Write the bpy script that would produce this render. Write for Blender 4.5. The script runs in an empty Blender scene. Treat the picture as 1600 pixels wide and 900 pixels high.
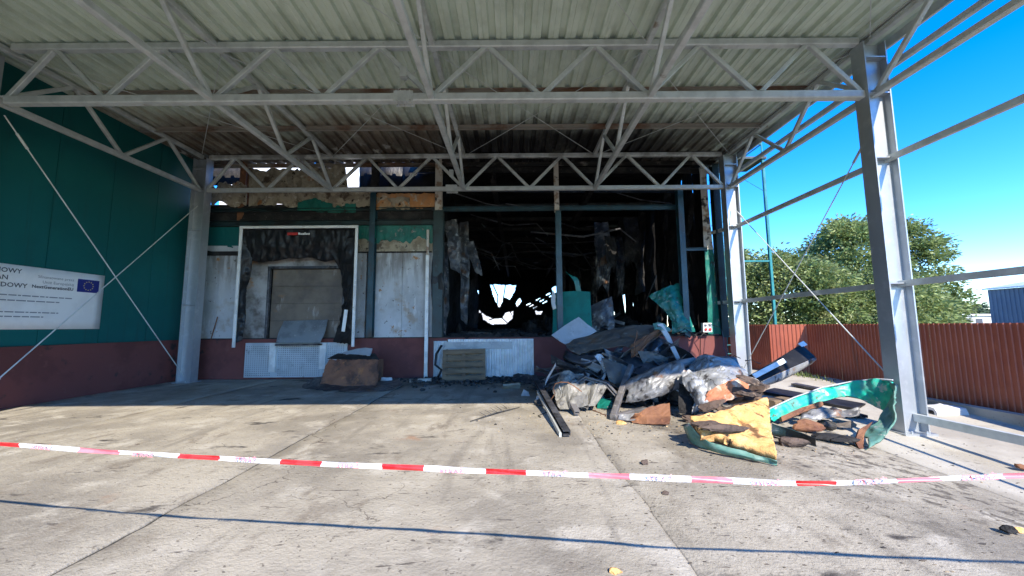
import bpy, math, random
from mathutils import Vector, Matrix, noise as NZ

# ------------------------------------------------------------------ camera, sky, sun
SC = bpy.context.scene
COL = SC.collection
FPX, PIT, ROL, HC = 590.0, math.radians(5.8), math.radians(0.4), 1.5
cam = bpy.data.cameras.new('camera'); cam.sensor_width = 36; cam.lens = FPX / 1600 * 36
cam.clip_start = 0.05; cam.clip_end = 3000
co = bpy.data.objects.new('camera', cam); COL.objects.link(co)
co.matrix_world = Matrix.Translation((0, 0, HC)) @ Matrix.Rotation(math.pi / 2 + PIT, 4, 'X') @ Matrix.Rotation(-ROL, 4, 'Z')
SC.camera = co
SHX, SHY = -0.35, 1.25                       # ground shift of a shadow per metre of height
sun_dir = Vector((SHX, SHY, -1)).normalized()
elev = math.asin(-sun_dir.z)
W = bpy.data.worlds.new('World'); SC.world = W; W.use_nodes = True
wn = W.node_tree.nodes; wl = W.node_tree.links
sky = wn.new('ShaderNodeTexSky'); sky.sky_type = 'NISHITA'; sky.sun_disc = False
sky.sun_elevation = elev; sky.sun_rotation = math.atan2(-sun_dir.x, -sun_dir.y)
sky.altitude = 100; sky.air_density = 0.9; sky.dust_density = 0.0; sky.ozone_density = 4.0
hsv = wn.new('ShaderNodeHueSaturation'); hsv.inputs['Saturation'].default_value = 1.38; hsv.inputs['Hue'].default_value = 0.512
wl.new(sky.outputs[0], hsv.inputs['Color']); wl.new(hsv.outputs[0], wn['Background'].inputs[0]); wn['Background'].inputs[1].default_value = 0.15
sl = bpy.data.lights.new('sun', 'SUN'); sl.energy = 2.7; sl.angle = math.radians(0.53); sl.color = (1.0, 0.91, 0.77)
so = bpy.data.objects.new('sun', sl); COL.objects.link(so); so.rotation_euler = sun_dir.to_track_quat('-Z', 'Y').to_euler()
so.location = (0, -20, 30)
SC.view_settings.view_transform = 'Standard'; SC.view_settings.look = 'None'
SC.view_settings.gamma = 1; SC.view_settings.use_curve_mapping = False; SC.view_settings.exposure = 1.84

# ------------------------------------------------------------------ helpers
rnd = random.Random(7)
CP, SP = math.cos(PIT), math.sin(PIT)
def ray(px, py):
    u = (px - 800) / FPX; v = -(py - 450) / FPX
    u, v = u * math.cos(ROL) + v * math.sin(ROL), -u * math.sin(ROL) + v * math.cos(ROL)
    return Vector((u, CP - v * SP, SP + v * CP))
def at(px, py, Y):            # point of the photograph's pixel on the vertical plane at depth Y
    d = ray(px, py); return Vector((0, 0, HC)) + d * (Y / d.y)
def gp(px, py, z=0.0):        # ... on a level plane
    d = ray(px, py); return Vector((0, 0, HC)) + d * ((z - HC) / d.z)
def sstep(a, b, x):
    t = max(0, min(1, (x - a) / (b - a))); return t * t * (3 - 2 * t)
def G(x, y):                  # the yard falls gently to the right front
    return -0.06 * max(0, 10.7 - y) * sstep(2.5, 6.5, x) if y > 2 else -0.522 * sstep(2.5, 6.5, x)
def fn(v, s=1.0, o=0.0): return NZ.noise(Vector((v[0] * s + o, v[1] * s - o, v[2] * s + 2 * o)))

class MB:
    def __init__(s): s.v = []; s.f = []; s.m = []
    def add(s, vs, fs, m=0):
        n = len(s.v); s.v += [tuple(p) for p in vs]
        for f in fs: s.f.append(tuple(i + n for i in f)); s.m.append(m)
        return s
    def hexa(s, p, m=0):      # 8 corners: bottom 4 ccw, top 4 ccw
        return s.add(p, [(3, 2, 1, 0), (4, 5, 6, 7), (0, 1, 5, 4), (1, 2, 6, 5), (2, 3, 7, 6), (3, 0, 4, 7)], m)
    def box(s, a, b, m=0):
        x0, y0, z0 = a; x1, y1, z1 = b
        return s.hexa([(x0, y0, z0), (x1, y0, z0), (x1, y1, z0), (x0, y1, z0), (x0, y0, z1), (x1, y0, z1), (x1, y1, z1), (x0, y1, z1)], m)
    def frame(s, p, q, up):
        d = (Vector(q) - Vector(p)).normalized(); u = Vector(up)
        if abs(d.dot(u)) > 0.98: u = Vector((0, 1, 0)) if abs(d.y) < 0.9 else Vector((1, 0, 0))
        r = d.cross(u).normalized(); return d, r, r.cross(d).normalized()
    def prof(s, p, q, pts, up=(0, 0, 1), m=0, caps=True):    # extrude a closed profile (right, up) along p-q
        p = Vector(p); q = Vector(q); d, r, u = s.frame(p, q, up); n = len(pts)
        vs = [p + r * a + u * b for a, b in pts] + [q + r * a + u * b for a, b in pts]
        fs = [(i, (i + 1) % n, n + (i + 1) % n, n + i) for i in range(n)]
        if caps: fs += [tuple(range(n))[::-1], tuple(range(n, 2 * n))]
        return s.add(vs, fs, m)
    def bar(s, p, q, w, h=None, up=(0, 0, 1), m=0):
        h = h or w; c = min(w, h) * 0.12
        a, b = w / 2, h / 2
        return s.prof(p, q, [(-a + c, -b), (a - c, -b), (a, -b + c), (a, b - c), (a - c, b), (-a + c, b), (-a, b - c), (-a, -b + c)], up, m)
    def ibeam(s, p, q, w, h, t, up=(0, 0, 1), m=0):
        a, b, k = w / 2, h / 2, t / 2
        return s.prof(p, q, [(-a, -b), (a, -b), (a, -b + t), (k, -b + t), (k, b - t), (a, b - t), (a, b), (-a, b), (-a, b - t), (-k, b - t), (-k, -b + t), (-a, -b + t)], up, m)
    def chan(s, p, q, w, h, t, up=(0, 0, 1), m=0):
        a, b = w / 2, h / 2
        return s.prof(p, q, [(-a, -b), (a, -b), (a, -b + t), (-a + t, -b + t), (-a + t, b - t), (a, b - t), (a, b), (-a, b)], up, m)
    def tube(s, pts, r, n=8, m=0, caps=True):
        pts = [Vector(p) for p in pts]; rr = r if isinstance(r, (list, tuple)) else [r] * len(pts)
        base = len(s.v); up = Vector((0, 0, 1)); prev = None
        for i, p in enumerate(pts):
            d = (pts[min(i + 1, len(pts) - 1)] - pts[max(i - 1, 0)]).normalized()
            if prev is None:
                a = up if abs(d.z) < 0.9 else Vector((1, 0, 0)); e = d.cross(a).normalized()
            else: e = (prev - d * prev.dot(d)).normalized()
            prev = e; g = d.cross(e)
            for k in range(n):
                t = 2 * math.pi * k / n; s.v.append(tuple(p + (e * math.cos(t) + g * math.sin(t)) * rr[i]))
        for i in range(len(pts) - 1):
            for k in range(n):
                a = base + i * n + k; b = base + i * n + (k + 1) % n; s.f.append((a, b, b + n, a + n)); s.m.append(m)
        if caps:
            s.f.append(tuple(base + k for k in range(n))[::-1]); s.m.append(m)
            e = base + (len(pts) - 1) * n; s.f.append(tuple(e + k for k in range(n))); s.m.append(m)
        return s
    def patch(s, rows, su=4, amp=0.02, sc=3.0, th=0.01, m=0, m2=None, seed=0.0, rag=0.0, curve=True):
        # a bent sheet through a grid of control points, crumpled by noise, with real thickness
        R = [[Vector(p) for p in r] for r in rows]; nr, nc = len(R), len(R[0])
        def cr(p0, p1, p2, p3, t):
            if not curve: return p1.lerp(p2, t)
            return 0.5 * ((2 * p1) + (p2 - p0) * t + (2 * p0 - 5 * p1 + 4 * p2 - p3) * t * t + (3 * p1 - p0 - 3 * p2 + p3) * t ** 3)
        def line(L, k):
            out = []
            for i in range(len(L) - 1):
                a, b = L[i], L[i + 1]; z = L[i - 1] if i else a * 2 - b; e = L[i + 2] if i + 2 < len(L) else b * 2 - a
                for j in range(k): out.append(cr(z, a, b, e, j / k))
            out.append(L[-1]); return out
        g = [line(r, su) for r in R]; cols = [line([g[i][j] for i in range(nr)], su) for j in range(len(g[0]))]
        n, mm = len(cols[0]), len(cols); grid = [[cols[j][i] for j in range(mm)] for i in range(n)]
        N = [[None] * mm for _ in range(n)]
        for i in range(n):
            for j in range(mm):
                a = grid[min(i + 1, n - 1)][j] - grid[max(i - 1, 0)][j]; b = grid[i][min(j + 1, mm - 1)] - grid[i][max(j - 1, 0)]
                w = b.cross(a); N[i][j] = w.normalized() if w.length > 1e-9 else Vector((0, 0, 1))
        P = []
        for i in range(n):
            for j in range(mm):
                p = grid[i][j]
                k = .75 * fn(p, sc, seed) + 0.75 * (.3 - abs(fn(p, sc * 1.7, seed + 5))) + 0.4 * (.3 - abs(fn(p, sc * 3.9, seed + 9)))
                q = p + N[i][j] * amp * k
                if rag and (i in (0, n - 1) or j in (0, mm - 1)):
                    c = grid[n // 2][mm // 2]; q = q + (c - q).normalized() * rag * abs(fn(p, 9, seed)) * 2
                P.append(q)
        Q = [p - N[i // mm][i % mm] * th for i, p in enumerate(P)]
        k = len(P); fs = []; bs = []
        for i in range(n - 1):
            for j in range(mm - 1):
                a = i * mm + j; fs.append((a, a + 1, a + mm + 1, a + mm)); bs.append((k + a + mm, k + a + mm + 1, k + a + 1, k + a))
        ring = [j for j in range(mm)] + [i * mm + mm - 1 for i in range(1, n)] + [(n - 1) * mm + j for j in range(mm - 2, -1, -1)] + [i * mm for i in range(n - 2, 0, -1)]
        es = [(ring[(i + 1) % len(ring)], ring[i], k + ring[i], k + ring[(i + 1) % len(ring)]) for i in range(len(ring))]
        base = len(s.v); s.v += [tuple(p) for p in P + Q]
        for L, mt in ((fs, m), (bs, m if m2 is None else m2), (es, m if m2 is None else m2)):
            for f in L: s.f.append(tuple(x + base for x in f)); s.m.append(mt)
        return s
    def slab(s, poly, nrm, th, m=0, m2=None):     # flat outline with thickness along nrm
        poly = [Vector(p) for p in poly]; nn = Vector(nrm).normalized() * th; n = len(poly)
        vs = poly + [p + nn for p in poly]
        s.add(vs, [tuple(range(n))], m); base = len(s.v) - 2 * n
        s.f.append(tuple(base + n + i for i in range(n - 1, -1, -1))); s.m.append(m if m2 is None else m2)
        for i in range(n): s.f.append((base + (i + 1) % n, base + i, base + n + i, base + n + (i + 1) % n)); s.m.append(m if m2 is None else m2)
        return s
    def rock(s, c, r, seed, m=0, flat=0.7, sub=2):
        t = (1 + 5 ** .5) / 2
        V = [Vector(p).normalized() for p in ((-1, t, 0), (1, t, 0), (-1, -t, 0), (1, -t, 0), (0, -1, t), (0, 1, t), (0, -1, -t), (0, 1, -t), (t, 0, -1), (t, 0, 1), (-t, 0, -1), (-t, 0, 1))]
        Fc = [(0, 11, 5), (0, 5, 1), (0, 1, 7), (0, 7, 10), (0, 10, 11), (1, 5, 9), (5, 11, 4), (11, 10, 2), (10, 7, 6), (7, 1, 8), (3, 9, 4), (3, 4, 2), (3, 2, 6), (3, 6, 8), (3, 8, 9), (4, 9, 5), (2, 4, 11), (6, 2, 10), (8, 6, 7), (9, 8, 1)]
        for _ in range(sub - 1):
            mid = {}; nf = []
            def md(a, b):
                k = (min(a, b), max(a, b))
                if k not in mid: V.append(((V[a] + V[b]) / 2).normalized()); mid[k] = len(V) - 1
                return mid[k]
            for a, b, c3 in Fc:
                x, y, z = md(a, b), md(b, c3), md(c3, a); nf += [(a, x, z), (b, y, x), (c3, z, y), (x, y, z)]
            Fc = nf
        r = Vector(r) if hasattr(r, '__len__') else Vector((r, r, r * flat))
        vs = []; rq = random.Random(seed * 13 + 1); cuts = []
        for _ in range(9):
            cv = Vector((rq.gauss(0, 1), rq.gauss(0, 1), rq.gauss(0, 1))).normalized(); cuts.append((cv, rq.uniform(.42, .85)))
        for p in V:
            k = 1 + 0.45 * fn(p, 1.3, seed) + 0.25 * fn(p, 3.1, seed + 3)
            for cv, cd in cuts:
                e = p.dot(cv) * k
                if e > cd: k *= cd / e
            k *= 1 + .10 * fn(p, 5.3, seed)
            vs.append(Vector(c) + Vector((p.x * r.x, p.y * r.y, p.z * r.z)) * k)
        return s.add(vs, Fc, m)
    def mesh(s, name, mats, smooth=False, origin=None):
        me = bpy.data.meshes.new(name)
        o = origin or Vector((0, 0, 0))
        me.from_pydata([(a - o[0], b - o[1], c - o[2]) for a, b, c in s.v], [], s.f)
        for mt in (mats if isinstance(mats, (list, tuple)) else [mats]): me.materials.append(MAT(mt))
        me.polygons.foreach_set('material_index', s.m)
        me.polygons.foreach_set('use_smooth', [smooth] * len(s.f)); me.update(); return me
    def part(s, name, mats, parent, smooth=False, label=None):
        ob = bpy.data.objects.new(name, s.mesh(name, mats, smooth)); COL.objects.link(ob); ob.parent = parent
        if parent.get('_root'): ob.matrix_parent_inverse = Matrix.Translation(-Vector(parent.location))
        if label: ob['label'] = label
        return ob
    def thing(s, name, mats, label, cat, group=None, smooth=False, kind=None):
        xs = [p[0] for p in s.v]; ys = [p[1] for p in s.v]; zs = [p[2] for p in s.v]
        o = Vector(((min(xs) + max(xs)) / 2, (min(ys) + max(ys)) / 2, min(zs)))
        ob = bpy.data.objects.new(name, s.mesh(name, mats, smooth, o)); ob.location = o; COL.objects.link(ob)
        tag(ob, label, cat, group, kind); ob['_root'] = 1; return ob

def tag(o, label=None, cat=None, group=None, kind=None):
    for k, v in (('label', label), ('category', cat), ('group', group), ('kind', kind)):
        if v: o[k] = v
def root(name, loc, label, cat, group=None):
    e = bpy.data.objects.new(name, None); e.empty_display_size = 0.3; e.location = loc; COL.objects.link(e); e['_root'] = 1
    tag(e, label, cat, group); return e
def shared(name, me, parent, mw):         # another part with the same mesh, placed by matrix
    ob = bpy.data.objects.new(name, me); COL.objects.link(ob); ob.parent = parent
    if parent.get('_root'): ob.matrix_parent_inverse = Matrix.Translation(-Vector(parent.location))
    ob.matrix_basis = mw; return ob
def text_mesh(txt, size, matrix, mat, parent, name='lettering', align='LEFT', bold=0.0):
    cu = bpy.data.curves.new(name, 'FONT'); cu.body = txt; cu.size = size; cu.align_x = align; cu.offset = bold; cu.resolution_u = 2
    t = bpy.data.objects.new('tmp', cu); COL.objects.link(t); bpy.context.view_layer.update()
    me = bpy.data.meshes.new_from_object(t.evaluated_get(bpy.context.evaluated_depsgraph_get())); bpy.data.objects.remove(t)
    me.transform(matrix); me.materials.clear(); me.materials.append(MAT(mat)); me.name = name
    ob = bpy.data.objects.new(name, me); COL.objects.link(ob); ob.parent = parent
    if parent.get('_root'): ob.matrix_parent_inverse = Matrix.Translation(-Vector(parent.location))
    return ob

# ------------------------------------------------------------------ materials
_M = {}; _DEF = {}
def defmat(name, *layers, rough=0.7, metal=0.0, bump=(), spec=0.5, coords='Object', island=0.0, transl=0.0, rvar=0.0):
    _DEF[name] = (layers, rough, metal, bump, spec, coords, island, transl, rvar)
def MAT(name):
    if name in _M: return _M[name]
    layers, rough, metal, bump, spec, coords, island, transl, rvar = _DEF[name]
    m = bpy.data.materials.new(name); m.use_nodes = True; nt = m.node_tree; N = nt.nodes; L = nt.links
    b = N['Principled BSDF']; b.inputs['Roughness'].default_value = rough; b.inputs['Metallic'].default_value = metal
    b.inputs['Specular IOR Level'].default_value = spec
    tc = N.new('ShaderNodeTexCoord'); geo = N.new('ShaderNodeNewGeometry')
    src = tc.outputs['Object'] if coords == 'Object' else geo.outputs['Position']
    def noise(scale, det=5, stretch=None, off=0, rgh=0.6):
        mp = N.new('ShaderNodeMapping'); L.new(src, mp.inputs[0]); mp.inputs['Location'].default_value = (off, off * .7, off * 1.3)
        if stretch: mp.inputs['Scale'].default_value = stretch
        n = N.new('ShaderNodeTexNoise'); n.inputs['Scale'].default_value = scale; n.inputs['Detail'].default_value = det
        n.inputs['Roughness'].default_value = rgh; L.new(mp.outputs[0], n.inputs['Vector']); return n.outputs['Fac']
    def rng(fac, lo, hi):
        r = N.new('ShaderNodeMapRange'); r.interpolation_type = 'SMOOTHSTEP'; L.new(fac, r.inputs[0])
        r.inputs[1].default_value = lo; r.inputs[2].default_value = hi; return r.outputs[0]
    def math_(op, a, b2):
        k = N.new('ShaderNodeMath'); k.operation = op
        for i, x in enumerate((a, b2)):
            if isinstance(x, (int, float)): k.inputs[i].default_value = x
            else: L.new(x, k.inputs[i])
        return k.outputs[0]
    cur = None
    for ly in layers:
        col = ly[0]
        if cur is None:
            c = N.new('ShaderNodeRGB'); c.outputs[0].default_value = (*col, 1); cur = c.outputs[0]; continue
        o = ly[1]
        if 'vor' in o:
            vm = N.new('ShaderNodeVectorMath'); vm.operation = 'ADD'; L.new(src, vm.inputs[0])
            nz = N.new('ShaderNodeTexNoise'); nz.inputs['Scale'].default_value = 2.2; nz.inputs['Detail'].default_value = 6; L.new(src, nz.inputs['Vector'])
            vs_ = N.new('ShaderNodeVectorMath'); vs_.operation = 'SCALE'; L.new(nz.outputs['Color'], vs_.inputs[0]); vs_.inputs['Scale'].default_value = .9; L.new(vs_.outputs[0], vm.inputs[1])
            vo = N.new('ShaderNodeTexVoronoi'); vo.feature = 'DISTANCE_TO_EDGE'; vo.inputs['Scale'].default_value = o['vor']; L.new(vm.outputs[0], vo.inputs['Vector'])
            fac = math_('MULTIPLY', math_('SUBTRACT', 1.0, rng(vo.outputs['Distance'], 0, o['w'])), rng(noise(o.get('s', .7), 3, None, o.get('o', 0)), o.get('lo', .5), o.get('hi', .6)))
        else: fac = rng(noise(o.get('s', 2), o.get('d', 5), o.get('st'), o.get('o', 0), o.get('r', .6)), o.get('lo', .45), o.get('hi', .6))
        if 'pos' in o:            # a stain with its own place: (axis, start, end) ramps multiplied, edge broken by noise
            sp = N.new('ShaderNodeSeparateXYZ'); L.new(geo.outputs['Position'], sp.inputs[0])
            acc = None
            for ax, a0, a1 in o['pos']:
                v = math_('ADD', sp.outputs['XYZ'.index(ax)], math_('MULTIPLY', math_('SUBTRACT', noise(o.get('es', 1.2), 4, None, 3), .5), o.get('ea', 2.0)))
                r = rng(v, min(a0, a1), max(a0, a1))
                if a1 < a0: r = math_('SUBTRACT', 1.0, r)
                acc = r if acc is None else math_('MULTIPLY', acc, r)
            fac = math_('MULTIPLY', fac, acc) if not o.get('only') else acc
        if o.get('k', 1) != 1: fac = math_('MULTIPLY', fac, o['k'])
        mx = N.new('ShaderNodeMix'); mx.data_type = 'RGBA'; L.new(fac, mx.inputs[0]); L.new(cur, mx.inputs[6]); mx.inputs[7].default_value = (*col, 1); cur = mx.outputs[2]
    if island:
        hs = N.new('ShaderNodeHueSaturation'); L.new(cur, hs.inputs['Color'])
        L.new(math_('ADD', math_('MULTIPLY', geo.outputs['Random Per Island'], island), 1 - island / 2), hs.inputs['Value']); cur = hs.outputs[0]
    L.new(cur, b.inputs['Base Color'])
    if rvar: L.new(math_('ADD', math_('MULTIPLY', noise(3, 4, None, 8), rvar), rough - rvar / 2), b.inputs['Roughness'])
    prev = None
    for scale, dist, stren, st in bump:
        bp = N.new('ShaderNodeBump'); bp.inputs['Distance'].default_value = dist; bp.inputs['Strength'].default_value = stren
        L.new(noise(scale, 6, st), bp.inputs['Height'])
        if prev: L.new(prev, bp.inputs['Normal'])
        prev = bp.outputs[0]
    if prev: L.new(prev, b.inputs['Normal'])
    if transl:
        t = N.new('ShaderNodeBsdfTranslucent'); L.new(cur, t.inputs[0]); ms = N.new('ShaderNodeMixShader'); ms.inputs[0].default_value = transl
        L.new(b.outputs[0], ms.inputs[1]); L.new(t.outputs[0], ms.inputs[2]); L.new(ms.outputs[0], N['Material Output'].inputs[0])
    _M[name] = m; return m

defmat('concrete', ((.375, .338, .272),), ((.225, .202, .165), dict(s=.55, lo=.38, hi=.64)), ((.43, .395, .33), dict(s=1.7, lo=.52, hi=.7, o=4)),
       ((.22, .19, .15), dict(s=3.2, lo=.56, hi=.72, o=9, st=(1, .45, 1))), ((.16, .14, .115), dict(s=26, lo=.62, hi=.70, o=2, d=3)),
       ((.42, .39, .33), dict(s=38, lo=.64, hi=.74, o=7, d=2, k=.5)), ((.11, .095, .08), dict(s=9, lo=.635, hi=.70, o=5, st=(.35, 1.6, 1))),
       ((.07, .062, .055), dict(s=1.3, lo=.62, hi=.72, o=12, st=(1, 1.8, 1))),
       ((.32, .15, .07), dict(s=1.1, lo=.66, hi=.80, o=31, k=.6)), ((.09, .075, .06), dict(vor=.33, w=.003, s=.4, lo=.50, hi=.60, o=3)),
       ((.19, .17, .14), dict(s=1.1, lo=.54, hi=.72, o=44, st=(2.6, .3, 1), k=.8)), ((.03, .028, .026), dict(s=4, lo=.34, hi=.56, o=13, pos=(('Y', 6.4, 8.2), ('X', .2, 1.6), ('X', 5.2, 4.2)), ea=1.6, k=.85)),
       ((.012, .012, .013), dict(s=5, lo=.28, hi=.52, o=1, pos=(('Y', 9.2, 10.6), ('X', -4.5, -1.5)), ea=1.6)),
       ((.06, .05, .04), dict(s=7, lo=.50, hi=.62, o=6, pos=(('X', 2.2, 4.2), ('Y', 2.2, 3.8)), ea=1.8, k=.75)),
       rough=.9, bump=((5, .03, .5, None), (32, .012, .8, None), (110, .005, .6, None)), coords='pos', spec=.25)
defmat('concrete_apron', ((.44, .41, .35),), ((.34, .31, .26), dict(s=.8, lo=.45, hi=.65)), ((.2, .18, .15), dict(s=14, lo=.62, hi=.7, st=(.5, 1, 1))),
       rough=.9, bump=((20, .01, .5, None), (80, .004, .5, None)), coords='pos', spec=.25)
defmat('joint', ((.06, .055, .045),), ((.03, .03, .025), dict(s=6)), rough=1, bump=((30, .02, .6, None),))
defmat('grass_soil', ((.09, .10, .035),), ((.16, .14, .08), dict(s=.6)), rough=1, bump=((12, .05, .6, None),), coords='pos')
defmat('galv', ((.57, .60, .585),), ((.46, .485, .475), dict(s=4, lo=.4, hi=.65)), ((.10, .085, .07), dict(s=2.2, lo=.42, hi=.62, o=5, pos=(('Y', 8.8, 11.2), ('Z', 5.7, 6.7)), ea=1.0, k=.7)), ((.25, .20, .15), dict(s=3, lo=.66, hi=.78, o=11)),
       rough=.48, metal=.2, bump=((60, .002, .3, None),), rvar=.2)
defmat('galv_col', ((.43, .46, .49),), ((.37, .40, .43), dict(s=2.2, lo=.35, hi=.7, st=(1, 1, .4))), ((.49, .52, .545), dict(s=6, lo=.5, hi=.75, o=5)), ((.28, .27, .26), dict(s=3, lo=.64, hi=.80, o=15, st=(1, 1, .3))),
       rough=.42, metal=.55, bump=((40, .002, .3, None),), rvar=.2)
defmat('purlin', ((.34, .31, .27),), ((.20, .11, .07), dict(s=1.1, lo=.45, hi=.65, pos=(('Y', 6.6, 7.6),), ea=.8)), ((.03, .028, .026), dict(s=2, lo=.3, hi=.5, pos=(('Y', 9.6, 10.6), ('X', -5, -1)), ea=1)),
       rough=.6, metal=.3)
defmat('roof_sheet', ((.60, .68, .58),), ((.48, .55, .46), dict(s=1.2, lo=.42, hi=.65)), ((.66, .73, .64), dict(s=3, lo=.55, hi=.7, o=3, st=(3, .5, 1))),
       ((.20, .12, .075), dict(s=1.0, lo=.30, hi=.55, pos=(('Y', 7.6, 9.6), ('X', .5, -2.5)), ea=2.2, k=.8)),
       ((.075, .058, .045), dict(s=1.3, lo=.25, hi=.5, pos=(('Y', 8.4, 10.6),), ea=2.6, k=.9)),
       ((.012, .011, .012), dict(s=1.1, lo=.2, hi=.42, pos=(('Y', 8.2, 10.3), ('X', -3.5, -.5), ('X', 6.2, 3.2)), ea=2.0)),
       ((.46, .46, .43), dict(s=2.4, lo=.56, hi=.66, o=21, pos=(('Y', 9.9, 10.6), ('X', -1, -4)), ea=1.0)), rough=.6, metal=.15, coords='pos')
defmat('wall_green', ((.004, .094, .094),), ((.005, .108, .106), dict(s=.5)), ((.004, .075, .075), dict(s=2, lo=.6, hi=.8, st=(1, 1, .2))), ((.012, .05, .05), dict(s=3.5, lo=.54, hi=.8, o=9, st=(1, 2, .12), k=.6)), rough=.5, spec=.3, coords='pos', bump=((1.2, .02, .25, None),), island=.14)
defmat('panel_teal', ((.003, .15, .125),), ((.004, .12, .10), dict(s=2)), ((.02, .03, .03), dict(s=4, lo=.64, hi=.74)), rough=.6, spec=.2)
defmat('green_paint', ((.006, .135, .105),), ((.005, .10, .08), dict(s=3)), ((.20, .19, .17), dict(s=6, lo=.62, hi=.68)), ((.02, .018, .016), dict(s=4, lo=.60, hi=.7, o=6)), rough=.4, bump=((12, .004, .4, None),))
defmat('green_bright', ((.008, .40, .28),), ((.012, .32, .23), dict(s=2)), ((.10, .30, .24), dict(s=3.5, lo=.50, hi=.62, o=2)), ((.42, .42, .38), dict(s=3, lo=.63, hi=.67, o=6)), ((.10, .06, .035), dict(s=4, lo=.66, hi=.71, o=4)), rough=.42, bump=((6, .012, .5, None), (30, .004, .5, None)))
defmat('green_dull', ((.085, .20, .16),), ((.15, .25, .205), dict(s=4)), ((.33, .34, .31), dict(s=6, lo=.60, hi=.66, o=21)), ((.06, .15, .12), dict(s=11, lo=.55, hi=.66)), ((.12, .07, .04), dict(s=5, lo=.64, hi=.72, o=3)), rough=.55, bump=((14, .006, .5, None),))
defmat('maroon', ((.16, .05, .045),), ((.12, .038, .035), dict(s=1.1)), ((.17, .06, .052), dict(s=5, lo=.58, hi=.72)), ((.04, .03, .03), dict(s=2.2, lo=.60, hi=.72, o=4)), rough=.85, bump=((70, .003, .5, None),), coords='pos')
defmat('fence_red', ((.33, .088, .048),), ((.28, .07, .04), dict(s=1.4)), ((.40, .125, .07), dict(s=6, lo=.58, hi=.74, st=(1, 1, .15))), ((.14, .05, .035), dict(s=2.5, lo=.58, hi=.75, o=7, st=(1, 1, .2))), rough=.5, coords='pos', island=.22)
defmat('char', ((.018, .0175, .018),), ((.042, .039, .037), dict(s=3, lo=.46, hi=.66)), ((.095, .087, .08), dict(s=9, lo=.62, hi=.72, o=4)), ((.05, .025, .014), dict(s=2, lo=.62, hi=.74, o=14)), rough=.85, bump=((14, .02, .7, None),), spec=.3)
defmat('char_deep', ((.010, .0098, .0105),), ((.022, .020, .020), dict(s=1.5, lo=.48, hi=.66)), ((.055, .050, .046), dict(s=5, lo=.64, hi=.74, st=(1, 1, .3))), rough=.92, bump=((8, .03, .6, None),), coords='pos', spec=.15)
defmat('burnt_steel', ((.075, .077, .085),), ((.15, .15, .16), dict(s=4, lo=.48, hi=.64)), ((.02, .02, .022), dict(s=2, lo=.52, hi=.66, o=6)), ((.11, .055, .03), dict(s=3, lo=.62, hi=.72, o=12)), rough=.42, metal=.5, bump=((18, .008, .5, None),))
defmat('burnt_sheet', ((.05, .052, .058),), ((.13, .128, .13), dict(s=3, lo=.46, hi=.62)), ((.27, .26, .24), dict(s=5, lo=.60, hi=.68, o=5)), ((.10, .05, .025), dict(s=2.2, lo=.58, hi=.7, o=13)), rough=.48, metal=.4, bump=((10, .012, .6, None),))
defmat('brown_sheet', ((.14, .112, .088),), ((.085, .076, .068), dict(s=2, lo=.45, hi=.6)), ((.22, .105, .045), dict(s=1.8, lo=.55, hi=.68, o=7)), ((.22, .205, .18), dict(s=6, lo=.60, hi=.7, o=3)), rough=.6, metal=.2, bump=((12, .008, .5, None),))
defmat('hood_grey', ((.33, .335, .335),), ((.20, .205, .21), dict(s=1.6, lo=.42, hi=.62)), ((.44, .44, .43), dict(s=4, lo=.54, hi=.7, o=3)), ((.03, .028, .028), dict(vor=2.6, w=.035, s=1.6, lo=.42, hi=.52, o=5)), ((.05, .045, .045), dict(s=2.6, lo=.60, hi=.66, o=8)), ((.22, .11, .055), dict(s=2.2, lo=.62, hi=.72, o=17)), rough=.42, metal=.25, bump=((5, .02, .5, None),))
defmat('scorched_bar', ((.17, .16, .155),), ((.09, .085, .085), dict(s=3, lo=.45, hi=.6)), ((.26, .24, .22), dict(s=5, lo=.56, hi=.66, o=4)), ((.14, .075, .04), dict(s=2.5, lo=.60, hi=.7, o=9)), rough=.55, metal=.25, bump=((20, .004, .5, None),))
defmat('matt_black', ((.012, .012, .013),), ((.025, .025, .027), dict(s=3)), rough=.6, spec=.2)
defmat('beige_cover', ((.20, .19, .165),), ((.11, .105, .095), dict(s=4, lo=.44, hi=.6)), ((.30, .28, .25), dict(s=6, lo=.56, hi=.68, o=3)), ((.03, .028, .026), dict(s=5, lo=.60, hi=.67, o=9)), rough=.7, bump=((12, .01, .6, None),))
defmat('rust', ((.19, .085, .042),), ((.12, .05, .028), dict(s=2.5)), ((.30, .13, .055), dict(s=4, lo=.56, hi=.66, o=3)), ((.05, .035, .03), dict(s=5, lo=.62, hi=.72, o=9)), rough=.85, bump=((30, .004, .6, None),))
defmat('grey_cover', ((.20, .20, .20),), ((.10, .10, .105), dict(s=3, lo=.44, hi=.6)), ((.34, .335, .32), dict(s=6, lo=.55, hi=.68, o=3)), ((.03, .028, .03), dict(s=3.4, lo=.56, hi=.63, o=8)), ((.20, .10, .05), dict(s=2.6, lo=.62, hi=.72, o=17)), rough=.5, metal=.2, bump=((9, .015, .7, None),))
defmat('orange_cover', ((.42, .15, .07),), ((.48, .32, .24), dict(s=7, lo=.52, hi=.62)), ((.22, .08, .04), dict(s=4, lo=.56, hi=.68, o=5)), ((.45, .43, .4), dict(s=3, lo=.60, hi=.68, o=11)), rough=.7, bump=((14, .01, .7, None),))
defmat('foam', ((.66, .37, .14),), ((.70, .44, .20), dict(s=5)), ((.55, .26, .07), dict(s=3.4, lo=.56, hi=.68, o=4)), ((.16, .085, .04), dict(s=3.0, lo=.57, hi=.66, o=9)), ((.05, .035, .025), dict(s=5.0, lo=.62, hi=.68, o=19)), rough=.95, bump=((7, .05, .8, None), (70, .005, .6, None)), spec=.15)
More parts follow.
